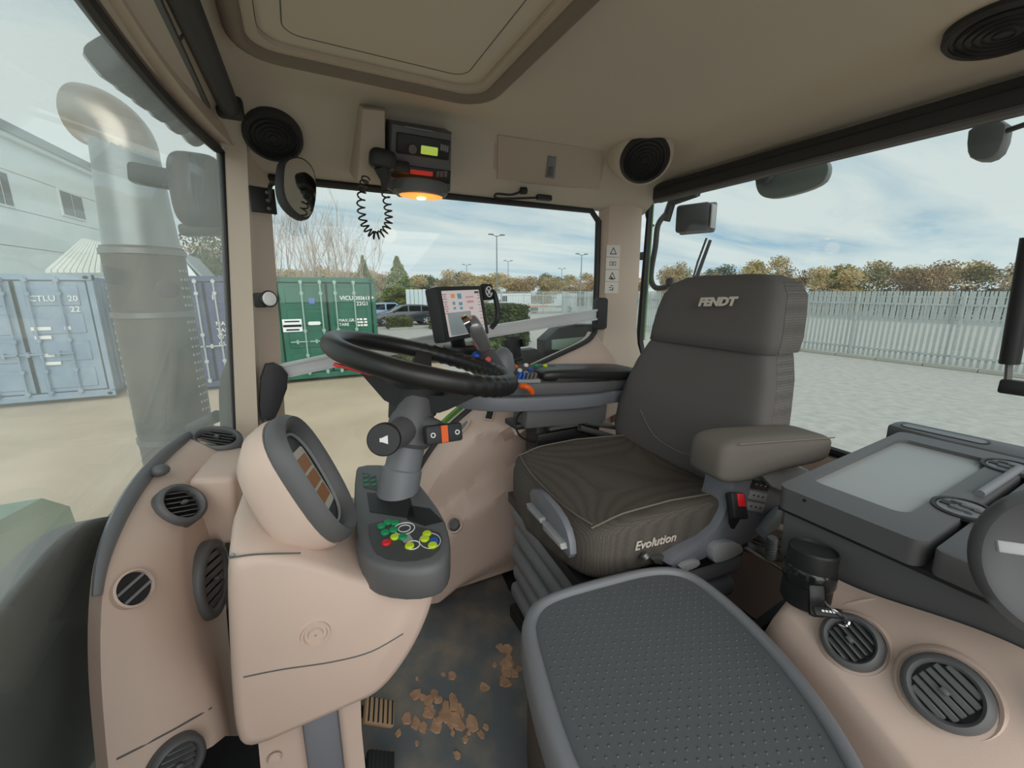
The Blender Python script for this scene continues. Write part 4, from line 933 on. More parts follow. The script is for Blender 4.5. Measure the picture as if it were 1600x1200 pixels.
ob('orange_mark', MB().box((-.002, 0, .0135), (.015, .036, .003), FKs), 'orange', stk)
for s in (-.028, .028): ob('circle_mark', MB().lathe([(.0055, .013), (.0055, .0142), (.0035, .0142), (.0035, .013)], FKs @ T(s, 0, 0), 18, cap=False), 'white', stk)
ob('stalk_arm', MB().tube([CB+ax*.21, sk+V((0, .02, .005))], [.03, .016], 12), 'dgrey', sw)
# wheel
wn = V((.255, -.050, .965)).normalized(); FW = nframe(WC, wn, (0, 1, 0)); RR = .200
pts = []; rad = []
for k in range(144):
    a = 2*math.pi*k/144; grip = math.sin(a*1+.5) < .35 and True; wv = .0016*math.cos(a*48) if (math.radians(275) < a or a < math.radians(75)) else 0
    pts.append(V((RR*math.cos(a), RR*math.sin(a), 0))); rad.append(.0220+wv)
sg = ob('steering_wheel', MB().tube(pts, rad, 14, True, FW), 'leather', sw, 70); sg['label'] = 'black steering wheel rim with finger grips'
HB_ = FW @ V((0, 0, -.098))
ob('hub', MB().loft([[HB_+V((math.cos(t)*r, math.sin(t)*r, 0))+ax*h for t in [k*math.pi/12 for k in range(24)]] for r, h in ((.048, -.038), (.055, -.03), (.064, .03), (.068, .045), (.056, .055))]), 'softblack', sg)
for a0 in (178, 318, 75):
    a = math.radians(a0); d = V((math.cos(a), math.sin(a), 0)); s_ = V((-math.sin(a), math.cos(a), 0)); rg = []
    for r, z, w_, t_ in ((.03, -.09, .038, .022), (.075, -.078, .032, .020), (.14, -.03, .023, .013), (.192, -.002, .019, .010)):
        c = d*r+V((0, 0, z)); rg.append([c+s_*w_+V((0, 0, t_)), c-s_*w_+V((0, 0, t_)), c-s_*w_*.8-V((0, 0, t_)), c+s_*w_*.8-V((0, 0, t_))])
    ob('spoke', MB().loft(rg, FW), 'softblack', sg, 40)
ob('hub_plate', MB().lathe([(.05, 0), (.046, .004), (.001, .005)], FW @ T(0, 0, -.042), 30), 'mgrey', sg)
ob('red_lever', MB().box((0, 0, 0), (.075, .012, .006), frame(A(552, 577, Y=.86), (.9, -.25, -.3), (.2, .9, 0)), bev=.002), 'red', sg)
# pedals
mat('pedalwood', (190, 160, 126), .7)
def pedal(px, py, Z, w_, h_, label, m, n):
    p = A(px, py, Z=Z); F = nframe(p, (.55, -.35, .75), (-.7, 0, .6)); t = thing('pedal', label, 'pedal', p)
    ob('pad', MB().box((0, 0, 0), (w_, h_, .016), F, bev=.005), m, t)
    for k in range(n): ob('tread', MB().box((0, -h_*.4+h_*.8*k/(n-1), .009), (w_*.9, .003, .004), F), 'rubber', t)
    ob('lever', MB().tube([p+V((-.02, .02, -.01)), p+V((-.14, .03, .06))], .014, 8), 'black', t)
pedal(592, 1113, .09, .06, .085, 'small tan worn pedal at the foot of the pedestal', 'pedalwood', 6); pedal(594, 1198, .09, .058, .07, 'dark ribbed pedal nearest the doorway step', 'rubber', 6)
# mud on the mat
rnd = random.Random(9); mat('mud', (206, 166, 134), .9, bump=(120, .5, .003), var=(30, .3, .7), col2=(164, 128, 100))
vs = MB()
for i in range(64):
    if i < 48: px, py = rnd.gauss(690, 27), rnd.gauss(1112, 28)
    else: px, py = rnd.gauss(792, 18), rnd.gauss(1040, 14)
    p = A(px, py, Z=.012); n = rnd.choice((6, 7, 8)); r = rnd.uniform(.006, .02); a0 = rnd.uniform(0, 6)
    pl2 = [(p.x+r*rnd.uniform(.5, 1.2)*math.cos(a0+k*6.283/n), p.y+r*rnd.uniform(.5, 1.2)*math.sin(a0+k*6.283/n)*1.4) for k in range(n)]
    vs.prism(pl2, .011, .012+rnd.uniform(.001, .005), bev=.001, seg=1, both=False)
o = ob('dried_mud', vs, 'mud'); tag(o, 'flakes of dried tan mud caked on the floor mat', 'mud'); o['kind'] = 'stuff'
# wheel-arch wall fittings
wl_ = thing('wall_plug', 'round recessed plug low on the beige wheel-arch wall', 'plug', A(710, 820, Y=1.36)); Fq = nframe(*bhit(wr, 710, 820, .004))
ob('rim', MB().lathe([(.030, -.01), (.030, .004), (.025, .006), (.021, -.004)], Fq, 28, cap=False), 'beige', wl_); ob('plug', MB().lathe([(.022, -.008), (.018, .006), (.001, .008)], Fq, 8), 'dgrey', wl_)
wl_ = wl_; ss = thing('wall_socket', 'small black square socket on the beige wheel-arch wall', 'socket', A(766, 647, Y=1.38)); Fq = nframe(*bhit(wr, 766, 648, .003), (.1, 0, 1))
ob('plate', MB().box((0, 0, 0), (.036, .055, .010), Fq, bev=.003), 'beige', ss); ob('insert', MB().box((0, 0, .005), (.024, .042, .006), Fq), 'black', ss)
ss = thing('grab_recess', 'small teardrop grip recess at the front tip of the wheel-arch wall', 'grip', A(722, 668, Y=1.38)); Fq = nframe(*bhit(wr, 724, 669, .001), (.6, 0, 1))
ob('frame', MB().prism(smooth_poly([V(p) for p in ((-.014, -.05, 0), (.016, -.03, 0), (.014, .05, 0), (-.008, .03, 0))], 2), 0, .012, Fq, bev=.004), 'beige', ss); ob('insert', MB().prism(smooth_poly([V(p) for p in ((-.008, -.034, 0), (.009, -.02, 0), (.008, .034, 0), (-.004, .02, 0))], 2), .010, .014, Fq), 'mgrey', ss)
# ================================================================ ARMREST CONSOLE, TERMINAL
kx = V((1, 0, -.075)).normalized(); FA = frame(V((.52, 1.22, .83)), kx, (0, 1, 0))   # local x rearward, y right, z up; z=0 at top of the grey tray
ac = thing('armrest_console', 'grey control armrest with leather pad, joystick and coloured switches', 'armrest console', (.8, 1.22, .60))
tr_ = [(-.11, .03), (-.10, -.02), (-.03, -.085), (.08, -.115), (.38, -.115), (.47, -.072), (.62, -.066), (.62, .055), (.05, .065), (-.08, .065)]
trs = [(p.x, p.y) for p in smooth_poly([V((*q, 0)) for q in tr_], 1)]
ob('tray', MB().prism(trs, -.046, 0, FA, bev=.006), 'bluegrey', ac)
bs = [(p.x, p.y) for p in smooth_poly([V((*q, 0)) for q in ((-.04, .02), (.02, -.085), (.14, -.10), (.40, -.10), (.48, -.066), (.60, -.062), (.60, .055), (.0, .065))], 1)]
ob('upper_body', MB().prism(bs, 0, .045, FA, bev=.012), 'dgrey', ac)
ob('arm_pad', sq(MB(), FA @ T(.39, -.015, .062), .225, .078, .024, .5, .25), 'leather', ac)
ob('pad_base', MB().prism([(p.x, p.y) for p in smooth_poly([V((*q, 0)) for q in ((.17, -.098), (.42, -.098), (.50, -.062), (.61, -.058), (.61, .055), (.17, .060))], 1)], .042, .056, FA), 'black', ac)
ob('control_deck', MB().prism([(p.x, p.y) for p in smooth_poly([V((*q, 0)) for q in ((-.01, -.02), (.03, -.09), (.165, -.095), (.165, .085), (.02, .085))], 1)], .044, .052, FA, bev=.003), 'panelface', ac)
ob('fixing_box', MB().box((.30, -.015, -.085), (.34, .10, .07), FA, bev=.008), 'dgrey', ac)
DP = A(836, 584, Y=1.18); DN = V((-.10, -.45, .88)).normalized(); FDk = nframe(DP, DN, (0, .88, .45)); Di = FDk.inverted()
def dp(x, y): q = Di @ onp(x, y, DP, DN); return q.x, q.y
ob('switch_bank', MB().prism([dp(*q) for q in ((798, 584), (812, 568), (866, 570), (878, 577), (852, 590), (842, 602), (808, 602))], -.03, 0, FDk, bev=.003), 'panelface', ac)
for i, (x, y, c) in enumerate([(806, 573, 'orange'), (822, 571, 'white'), (838, 572, 'green'), (852, 572, 'lime'), (812, 579, 'white'), (828, 578, 'blue'), (843, 578, 'green'), (822, 584, 'white'), (836, 586, 'orange'), (858, 579, 'white')]):
    b = dp(x, y); ob('switch', MB().lathe([(.0085, 0), (.0075, .004), (.001, .005)], FDk @ T(*b, 0), 14), c, ac)
b = FA @ V((.10, -.085, .05))
for k in range(5): ob('paddle', MB().box((0, 0, .012), (.008, .022, .03), FA @ T(.075+.014*k, -.082, .05) @ Matrix.Rotation(.3, 4, 'Y'), bev=.003), 'blue' if k < 2 else 'dgrey', ac)
ob('paddle_frame', MB().box((.105, -.085, .05), (.09, .035, .012), FA, bev=.003), 'lgrey', ac)
ov_ = ob('orange_lever', MB().tube(spline([A(812, 603, Y=1.10), A(822, 604, Y=1.085), A(829, 609, Y=1.085), A(832, 615, Y=1.09)], 4), [.006]+[.009]*11+[.007], 10), 'orange', ac)
# joystick
J0 = A(782, 594, Y=1.155); J1 = A(758, 545, Y=1.085); J2 = A(738, 503, Y=1.035)
jr = [[J0.lerp(J1, t)+V((math.cos(a)*r, math.sin(a)*r*.8, 0)) for a in [k*math.pi/10 for k in range(20)]] for t, r in ((-.1, .042), (.15, .040), (.5, .033), (1, .027))]
ob('joystick_base', MB().loft(jr), 'dgrey', ac, 60)
d = (J2-J1).normalized(); FJ = frame(J1.lerp(J2, .55), d, V((.3, .9, 0)))
mat('satin', (150, 150, 152), .3, .6)
js = ob('joystick_grip', sq(MB(), FJ, .060, .029, .021, .55, .6), 'satin', ac)
ob('joystick_top', MB().ring(rrect(.045, .036, .008), rrect(.032, .024, .006), -.004, .012, FJ @ T(.05, 0, .01)), 'chrome', js)
ob('joystick_button', MB().lathe([(.009, 0), (.008, .006), (.001, .007)], FJ @ T(-.03, 0, .018), 14), 'red', js); ob('joystick_button', MB().lathe([(.009, 0), (.008, .006), (.001, .007)], nframe(A(762, 562, Y=1.068), (-.2, -1, .2)), 14), 'red', js)
hl = [[A(786, 592, Y=1.235)+V((math.cos(a)*r*1.2, math.sin(a)*r, z)) for a in [k*math.pi/8 for k in range(16)]] for z, r in ((-.01, .038), (.04, .036), (.085, .028), (.105, .012))]
ob('second_grip', MB().loft(hl), 'mgrey', ac, 60)
ob('blue_knob', MB().ball(A(744, 556, Y=1.10), (.014, .014, .013)), 'blue', ac)
# mechanism underneath and cable
sus = MB()
for c, s in (((.80, 1.23, .70), (.36, .09, .02)), ((.72, 1.225, .60), (.04, .08, .2)), ((.95, 1.23, .62), (.06, .08, .18)), ((.83, 1.185, .64), (.26, .02, .05)), ((.85, 1.225, .52), (.34, .07, .03))): sus.box(c, s, bev=.004)
ob('linkage', sus, 'black', ac)
sus = MB(); sus.tube([A(905, 668, Y=1.162), A(960, 684, Y=1.162)], .012, 10); sus.tube([A(915, 660, Y=1.162), A(965, 668, Y=1.162)], .010, 10); sus.box(A(880, 666, Y=1.165), (.12, .014, .012)); ob('strut', sus, 'steel', ac)
ob('cable', MB().tube(spline([A(818, 640, Y=1.18), A(808, 652, Y=1.2), A(806, 668, Y=1.2), A(816, 684, Y=1.2), A(838, 692, Y=1.2)], 6), .0035, 6), 'black', ac)
# terminal
tl = thing('display_terminal', 'touch screen terminal with black bezel mounted ahead of the armrest', 'screen', A(725, 548, Y=1.18))
T0 = A(680, 447, Y=1.12); T1 = A(751, 447, Y=1.235); T2 = A(764, 521, Y=1.22); T3 = A(697, 536, Y=1.10)
tx = (T1-T0+T2-T3).normalized(); ty = (T0-T3+T1-T2).normalized(); FT = frame((T0+T1+T2+T3)/4, tx, ty); Ti = FT.inverted()
tq = [to2(Ti, p) for p in (T0, T1, T2, T3)]; tw = ((tq[1][0]-tq[0][0])+(tq[2][0]-tq[3][0]))/2; thh = ((tq[0][1]-tq[3][1])+(tq[1][1]-tq[2][1]))/2
ob('casing', MB().prism(rrect(tw, thh, .008), -.042, 0, FT, bev=.004), 'softblack', tl)
ob('bezel', MB().ring(rrect(tw*.985, thh*.985, .006), rrect(tw*.84, thh*.84, .003), -.001, .002, FT), 'black', tl)
mat('scrwhite', (222, 206, 206), .25, emit=.25); mat('scrgrey', (150, 160, 164), .25, emit=.2); mat('scrpink', (206, 150, 150), .3, emit=.2); mat('scrteal', (96, 160, 176), .3, emit=.2); mat('scrorange', (224, 152, 76), .3, emit=.25); mat('scrdark', (80, 80, 86), .3)
scn = ob('screen', MB().box((0, 0, .0005), (tw*.84, thh*.84, .001), FT), 'scrwhite', tl)
def scb(x, y, w_, h_, m): ob('screen_area', MB().box(((x-.5)*tw*.84, (.5-y)*thh*.84, .0014), (w_*tw*.84, h_*thh*.84, .0008), FT), m, scn)
scb(.36, .73, .60, .5, 'scrgrey')
for x, y, w_, h_, m in [(.26, .12, .09, .09, 'scrorange'), (.43, .13, .1, .12, 'scrteal'), (.43, .30, .09, .07, 'scrteal'), (.26, .28, .06, .07, 'scrteal'), (.26, .39, .06, .05, 'scrteal'), (.43, .4, .07, .06, 'scrteal'), (.70, .16, .22, .03, 'scrpink'), (.70, .27, .18, .05, 'scrpink'), (.7, .42, .1, .05, 'scrpink'), (.92, .06, .12, .05, 'scrdark')]: scb(x, y, w_, h_, m)
for y in (.18, .34, .49): scb(.06, y, .09, .012, 'scrdark'); scb(.06, y-.1, .09, .012, 'scrdark'); scb(.06, y-.05, .05, .04, 'scrpink')
for y in (.2, .36, .52, .68, .84): scb(.95, y, .07, .012, 'scrdark'); scb(.95, y-.07, .04, .03, 'scrpink')
ob('neck', MB().tube([FT @ V((0, -thh*.45, -.045)), FT @ V((.01, -thh*.62, -.05)), FT @ V((.03, -thh*.85, -.06))], .022, 12), 'black', tl)
ob('mount_foot', MB().box((0, 0, 0), (.10, .08, .03), T(*(FT @ V((.02, -thh*.72, -.05)))), bev=.008), 'black', tl)
TB = A(762, 470, Y=1.26); FTb = nframe(TB, (.45, -.88, .1)); dn = FTb.to_3x3().col[2]
hd = ob('hand_grip', MB().tube(spline([A(755, 455, Y=1.26), A(770, 456, Y=1.27), A(776, 475, Y=1.27), A(777, 498, Y=1.27), A(768, 512, Y=1.26)], 5), .009, 8), 'black', tl)
kp = ob('keypad_plate', MB().box((0, .028, 0), (.050, .052, .016), FTb, bev=.006), 'black', tl)
ob('keypad_ring', MB().lathe([(.017, .008), (.017, .0095), (.014, .0095), (.014, .008)], FTb @ T(0, .028, 0), 22, cap=False), 'white', kp)
ob('keypad_ring', MB().lathe([(.006, .008), (.006, .0095), (.001, .0095)], FTb @ T(0, .028, 0), 14), 'white', kp)
for k in range(4): ob('keypad_key', MB().box((.0105*math.cos(k*1.571+.785), .028+.0105*math.sin(k*1.571+.785), .0088), (.005, .005, .0015), FTb), 'white', kp)
# phone holder
ph = thing('phone_holder', 'black clamp style phone holder behind the joystick', 'phone holder', A(806, 562, Y=1.32)); Fp = nframe(A(803, 542, Y=1.32), (.2, -1, .15))
ob('back_plate', MB().box((0, 0, 0), (.055, .075, .012), Fp, bev=.004), 'black', ph)
for s in (-1, 1): ob('clamp_arm', MB().box((s*.034, .012, .006), (.012, .03, .028), Fp, bev=.003), 'black', ph)
ob('foot', MB().box((0, -.045, .006), (.04, .012, .03), Fp, bev=.003), 'black', ph); ob('stem', MB().tube([Fp @ V((0, -.03, -.005)), Fp @ V((.0, -.09, -.01))], .01, 8), 'black', ph)
# ================================================================ DRIVER'S SEAT
def weave(name, col, sc_=420, st=.6):
    m = mat(name, col, .92, spec=.2); nt = m.node_tree; b = nt.nodes['Principled BSDF']; t = nt.nodes['Texture Coordinate'] if 'Texture Coordinate' in nt.nodes else nt.nodes.new('ShaderNodeTexCoord')
    v = nt.nodes.new('ShaderNodeTexVoronoi'); v.inputs['Scale'].default_value = sc_; v.inputs['Randomness'].default_value = .15; nt.links.new(t.outputs['Object'], v.inputs['Vector'])
    r = nt.nodes.new('ShaderNodeValToRGB'); r.color_ramp.elements[0].position = .15; r.color_ramp.elements[1].position = .6; c = lin(col)
    r.color_ramp.elements[0].color = tuple(min(1, x*1.3) for x in c)+(1,); r.color_ramp.elements[1].color = tuple(x*.78 for x in c)+(1,)
    nt.links.new(v.outputs['Distance'], r.inputs[0]); nt.links.new(r.outputs[0], b.inputs['Base Color'])
    bp = nt.nodes.new('ShaderNodeBump'); bp.inputs['Strength'].default_value = st; bp.inputs['Distance'].default_value = .001; bp.invert = True
    nt.links.new(v.outputs['Distance'], bp.inputs['Height']); nt.links.new(bp.outputs[0], b.inputs['Normal'])
mat('cloth', (100, 97, 95), .9, spec=.2, bump=(900, .5, .0008)); weave('mesh', (104, 100, 96), 150); mat('cloth2', (104, 98, 92), .9, spec=.2, bump=(900, .4, .0008)); mat('piping', (118, 110, 100), .8)
weave('seatcloth', (92, 86, 80), 210, .5)
ROT = math.radians(-6); SO = V((.775, .865, .575)); FSe = Matrix.Translation(SO) @ Matrix.Rotation(ROT, 4, 'Z')   # local x rearward, y to the right side
ds = thing('driver_seat', 'dark grey fabric tractor seat with high back and padded left armrest', 'seat', (.8, .88, .02))
def cus(p):
    x, y, z = p; u = y/.26; f = x/.25
    if z > 0: z += .028*(abs(u)**4)*(1 if f > -.9 else .5)+.015*sst(-.3, -1, -f)*0-.012*(1-u*u)
    if f < 0: z -= .018*f*f
    if f < -.5: x += .05*(abs(u)-.75)*sst(-.5, -1, f)*1.0
    if f > .3: y *= 1-.06*(f-.3)
    return V((x, y, z))
ob('seat_cushion', sq(MB(), FSe, .245, .262, .075, .42, .28, 56, 22, cus), 'seatcloth', ds, 80)
def ctop(x, y, dz=.0): 
    q = cus(V((x, y, .072))); return FSe @ (q+V((0, 0, dz)))
for s in (-1, 1): ob('piping', MB().tube([FSe @ V((x, s*(.226-.03*max(0, (abs(x)-.12))), .074+.012*(1-abs(x)/.25)-.02*sst(-.12, -.24, x))) for x in [-.215+.43*k/16 for k in range(17)]], .0022, 5), 'piping', ds)
ob('piping', MB().tube([FSe @ V((-.222+.015*abs(y/.22)**3, y, .05+.012*(y/.22)**2)) for y in [-.215+.43*k/16 for k in range(17)]], .0022, 5), 'piping', ds)
# backrest
def brow(z, xc, hw, hd, yc, e=.45, n=40, cv=.03):
    r = []
    for k in range(n):
        t = 2*math.pi*k/n; c_, s_ = math.cos(t), math.sin(t); y = hw*math.copysign(abs(s_)**e, s_); x = hd*math.copysign(abs(c_)**e, c_)
        r.append(V((xc+x-cv*(abs(y)/hw)**3*(1 if c_ < 0 else .3), yc+y, z)))
    return r
br = [(.555, 1.065, .20, .05, .865), (.60, 1.06, .245, .062, .865), (.68, 1.065, .268, .07, .865), (.76, 1.075, .268, .07, .862), (.84, 1.09, .255, .068, .858), (.92, 1.11, .235, .066, .852), (.98, 1.125, .21, .063, .846), (1.02, 1.135, .185, .058, .842)]
ob('backrest', MB().loft([brow(*q) for q in br]), 'cloth', ds, 80)
hr_ = [(.985, 1.130, .190, .062, .842), (.992, 1.125, .212, .075, .842), (1.03, 1.132, .212, .078, .84), (1.09, 1.142, .205, .078, .84), (1.14, 1.152, .195, .074, .838), (1.175, 1.16, .17, .066, .836), (1.192, 1.165, .13, .05, .835), (1.197, 1.168, .08, .03, .835)]
hr = ob('headrest', MB().loft([brow(*q, cv=.02) for q in hr_]), 'cloth', ds, 80)
def side_strip(rows, m, nm):     # woven panel lying on the near flank
    g = []
    for z, xc, hw, hd, yc in rows: g.append([V((xc+f*hd, yc-hw*(.992 if abs(f) < .7 else .955)-.002, z)) for f in (-.55, -.2, .2, .6, .85)])
    return ob(nm, MB().grid(g, .003, (0, 1, 0)), m, ds, 60)
side_strip(hr_[1:6], 'mesh', 'flank_panel'); side_strip(br[2:8], 'mesh', 'flank_panel')
ob('seam', MB().tube(spline([A(1000, 640, X=1.0), A(1022, 680, X=.99), A(1060, 705, X=.985), A(1090, 712, X=.985)], 6), .0018, 5), 'piping', ds)
HN = V((-1, -.02, .12)).normalized(); HC = A(1119, 472, X=1.045)
text('brand_lettering', 'FENDT', .031, nframe(HC, (-1, -.10, .08), (0, .04, 1)) @ Matrix.Diagonal((1.12, 1, 1, 1)), 'silverprint', hr, shear=.22, bold=.0018, ext=.0012)
# text on cushion side
text('model_lettering', 'Evolution', .030, frame(FSe @ V((-.07, -.266, .016)), FSe.to_3x3() @ V((1, -.02, .0)), FSe.to_3x3() @ V((0, 0, 1))), 'silverprint', ds, shear=.25, bold=.0004, ext=.0012)
# armrest
A0 = A(1100, 705, Y=.585); A1 = A(1272, 685, Y=.545); FAr = frame((A0+A1)/2+V((.0, 0, -.008)), (A1-A0), z=(0, 0, 1)); al = (A1-A0).length/2
def arm(p):
    z = p.z*(1-.15*p.x/al); return V((p.x, p.y, z+.03*sst(-.2, 1, p.x/al)*0-(.012 if p.z < 0 and p.x < -.3*al else 0)))
am = ob('armrest', sq(MB(), FAr, al, .058, .044, .5, .32, 44, 18, arm), 'cloth2', ds, 80)
ob('armrest_seam', MB().tube([FAr @ V((x, -.056, .036-.006*x/al)) for x in [-al*.8+al*1.7*k/10 for k in range(11)]], .0016, 5), 'piping', am)
ob('armrest_bracket', MB().prism([(p.x, p.y) for p in smooth_poly([V((q.x, q.z, 0)) for q in (A(1160, 728, Y=.60), A(1215, 715, Y=.60), A(1250, 730, Y=.60), A(1240, 760, Y=.60), A(1190, 760, Y=.60))], 1)], -.64, -.56, frame((0, 0, 0), (1, 0, 0), (0, 0, 1)), bev=.008), 'lgrey', ds)
# left control side
YF = .575
def sprism(px, y0, y1, m, nm, par=ds, sm=1, bev=.006):
    pts = [A(x, y, Y=y0) for x, y in px]; return ob(nm, MB().prism([(p.x, p.y) for p in smooth_poly([V((q.x, q.z, 0)) for q in pts], sm)], -y1, -y0, frame((0, 0, 0), (1, 0, 0), (0, 0, 1)), bev=bev), m, par)
sb_ = sprism([(1152, 738), (1200, 728), (1236, 745), (1236, 790), (1210, 822), (1172, 852), (1120, 868), (1068, 892), (1046, 890), (1056, 872), (1116, 836), (1138, 795)], .575, .66, 'bluegrey', 'side_console', bev=.014)
for k in range(3):
    y0 = 750+k*17; o = sprism([(1178+(-4*k), y0), (1204-4*k, y0+5), (1200-4*k, y0+18), (1174-4*k, y0+13)], .571, .58, 'black' if k == 0 else 'lgrey', 'adjust_button', sb_, 0, .001)
    for q in (0, 1, 2):
        c = A(1182-4*k+q*7, y0+7+q*1.4, Y=.5705); ob('button_mark', MB().box(c, (.006, .0015, .003)), 'lgrey' if k == 0 else 'black', o)
sprism([(1116, 852), (1146, 846), (1162, 854), (1160, 866), (1120, 882), (1113, 874)], .558, .58, 'lgrey', 'lift_handle', bev=.002); sprism([(1062, 884), (1092, 874), (1096, 884), (1068, 896)], .565, .58, 'lgrey', 'slide_handle', bev=.002)
sprism([(1018, 872), (1044, 868), (1056, 880), (1026, 884)], .60, .64, 'steel', 'end_cap', bev=.002); 
FKn = nframe(A(1200, 820, Y=.55), (.4, -.6, -.3)); ob('recline_lever', MB().tube([A(1215, 798, Y=.57), A(1206, 815, Y=.55), A(1190, 832, Y=.545)], [.012, .019, .014], 14), 'lgrey', ds)
# buckle
bk_ = thing('seat_belt_buckle', 'black seat belt buckle with red release button', 'buckle', A(1152, 800, Y=.63)); Fbk = frame(A(1152, 790, Y=.615), (.75, .3, .35), (-.3, .2, .8))
Fbk = nframe(A(1151, 790, Y=.555), (-.1, -.85, .5), (.25, .3, 1))
ob('body', MB().box((0, 0, 0), (.042, .06, .022), Fbk, bev=.005), 'black', bk_); ob('release_button', MB().box((.004, .012, .011), (.020, .03, .006), Fbk, bev=.002), 'red', bk_); ob('strap', MB().tube([A(1148, 805, Y=.565), A(1135, 828, Y=.60)], .014, 8), 'black', bk_)
# suspension bellows and rails
for k in range(5):
    z = .42-.075*k; ob('bellows_fold', MB().box((0, 0, 0), (.50-.012*(k % 2), .50-.012*(k % 2), .058), Matrix.Translation((.80, .88, z)) @ Matrix.Rotation(ROT, 4, 'Z'), bev=.022, seg=3), 'mgrey', ds)
ob('bellows_core', MB().box((0, 0, 0), (.44, .44, .46), Matrix.Translation((.80, .88, .25)) @ Matrix.Rotation(ROT, 4, 'Z')), 'black', ds)
ob('seat_rail', MB().box((0, 0, 0), (.49, .51, .035), Matrix.Translation((.79, .88, .472)) @ Matrix.Rotation(ROT, 4, 'Z'), bev=.006), 'black', ds)
ob('base_plate', MB().box((.82, .88, .037), (.50, .52, .05), bev=.006), 'black', ds)
fhp = [(832, 762), (845, 762), (870, 790), (896, 838), (902, 872), (880, 850), (838, 795)]
FX = frame(FSe @ V((-.256, .05, -.06)), FSe.to_3x3() @ V((0, 1, 0)), FSe.to_3x3() @ V((0, 0, 1))); Xi = FX.inverted(); XN = FX.to_3x3().col[2]; XP = FX.translation
def xp(x, y): return to2(Xi, onp(x, y, XP, XN))
hs = XN.dot(V((-1, 0, 0))); zz = (0, .018) if hs > 0 else (-.018, 0)
ob('front_escutcheon', MB().prism([(p.x, p.y) for p in smooth_poly([V((*xp(*q), 0)) for q in ((836, 762), (852, 764), (884, 800), (900, 836), (903, 874), (888, 856), (838, 786))], 1)], *zz, FX, bev=.004), 'bluegrey', ds)
zz = (.0, .034) if hs > 0 else (-.034, 0)
for q in (((840, 783), (862, 806), (864, 814), (842, 792)), ((866, 812), (896, 845), (898, 854), (868, 824))): ob('front_handle', MB().prism([xp(*p) for p in q], *zz, FX, bev=.003), 'lgrey', ds)
ob('front_latch', MB().box(A(822, 785, Y=1.06), (.02, .04, .03), bev=.004), 'black', ds)
# ================================================================ PASSENGER SEAT (folded into a table), LEFT FENDER, COOL BOX
TZ = .575; TP = V((0, 0, TZ)); TN = V((0, 0, 1))
def tq_(x, y, Z=TZ): p = A(x, y, Z=Z); return V((p.x, p.y, 0))
outer = [tq_(*q) for q in ((812, 985), (820, 945), (850, 922), (930, 898), (1010, 880), (1062, 880), (1105, 900), (1200, 980), (1290, 1085), (1362, 1200), (1420, 1330), (1180, 1500), (980, 1400), (862, 1180))]
outer = smooth_poly(outer, 2); cT = sum(outer, V((0, 0, 0)))/len(outer)
def tin(off, z):
    r = []
    for p in outer: d = (p-cT); r.append(V((*(cT+d*(1-off/d.length)).xy, z)))
    return r
tb = thing('folded_passenger_seat', 'folded passenger seat forming a grey rimmed table with studded rubber top', 'seat', (cT.x, cT.y, .02))
ob('rim', MB().loft([tin(.008, TZ-.075), tin(-.002, TZ-.06), tin(0, TZ-.02), tin(.004, TZ-.006), tin(.014, TZ), tin(.022, TZ-.001), tin(.026, TZ-.006), tin(.0265, TZ-.012)], caps=False), 'mgrey', tb, 60)
mat('studmat', (84, 88, 90), .55, bump=(700, .3, .0006)); mat('studs', (76, 80, 82), .5)
def inout(p, poly):
    c = False; j = len(poly)-1
    for i in range(len(poly)):
        if (poly[i].y > p[1]) != (poly[j].y > p[1]) and p[0] < (poly[j].x-poly[i].x)*(p[1]-poly[i].y)/(poly[j].y-poly[i].y)+poly[i].x: c = not c
        j = i
    return c
inner = tin(.026, TZ-.011)
ob('mat_inlay', MB().prism([(p.x, p.y) for p in inner], TZ-.03, TZ-.010), 'studmat', tb)
st_ = MB(); inn = tin(.036, 0); nst = 0
tmp = bmesh.new(); 
xs = [p.x for p in inn]; ys = [p.y for p in inn]; ang = math.radians(-22); sp_s = .0155
vsl, fsl = [], []
for i in range(-60, 60):
    for j in range(-60, 60):
        u, v = (i+.5*(j % 2))*sp_s, j*sp_s*.86; x = cT.x+u*math.cos(ang)-v*math.sin(ang); y = cT.y+u*math.sin(ang)+v*math.cos(ang)
        if inout((x, y), inn):
            k = len(vsl); r = .0026
            for q in range(6): vsl.append((x+r*math.cos(q*1.047), y+r*math.sin(q*1.047), TZ-.0105))
            for q in range(6): vsl.append((x+r*.5*math.cos(q*1.047), y+r*.5*math.sin(q*1.047), TZ-.0085))
            for q in range(6): fsl.append((k+q, k+(q+1) % 6, k+6+(q+1) % 6, k+6+q))
            fsl.append(tuple(k+6+q for q in range(6)))
tmp.free(); me = bpy.data.meshes.new('studs'); me.from_pydata(vsl, [], fsl); me.materials.append(M['studs']); me.polygons.foreach_set('use_smooth', [True]*len(fsl))
o = ob('studs', me, 'studs', tb); o['kind'] = 'stuff'
weave('seatside', (88, 78, 70), 160)
ob('seat_padding', MB().loft([tin(.02, TZ-.075), tin(.012, TZ-.10), tin(.012, TZ-.30), tin(.05, TZ-.36)]), 'seatside', tb, 60)
ob('seat_pedestal', MB().box((cT.x-.06, cT.y+.03, .115), (.26, .26, .22), bev=.02), 'dgrey', tb)
ob('back_bolt', MB().lathe([(.010, 0), (.010, .01), (.003, .013)], nframe(A(1010, 872, Z=TZ-.01), (-.3, .5, .6)), 14), 'steel', tb)
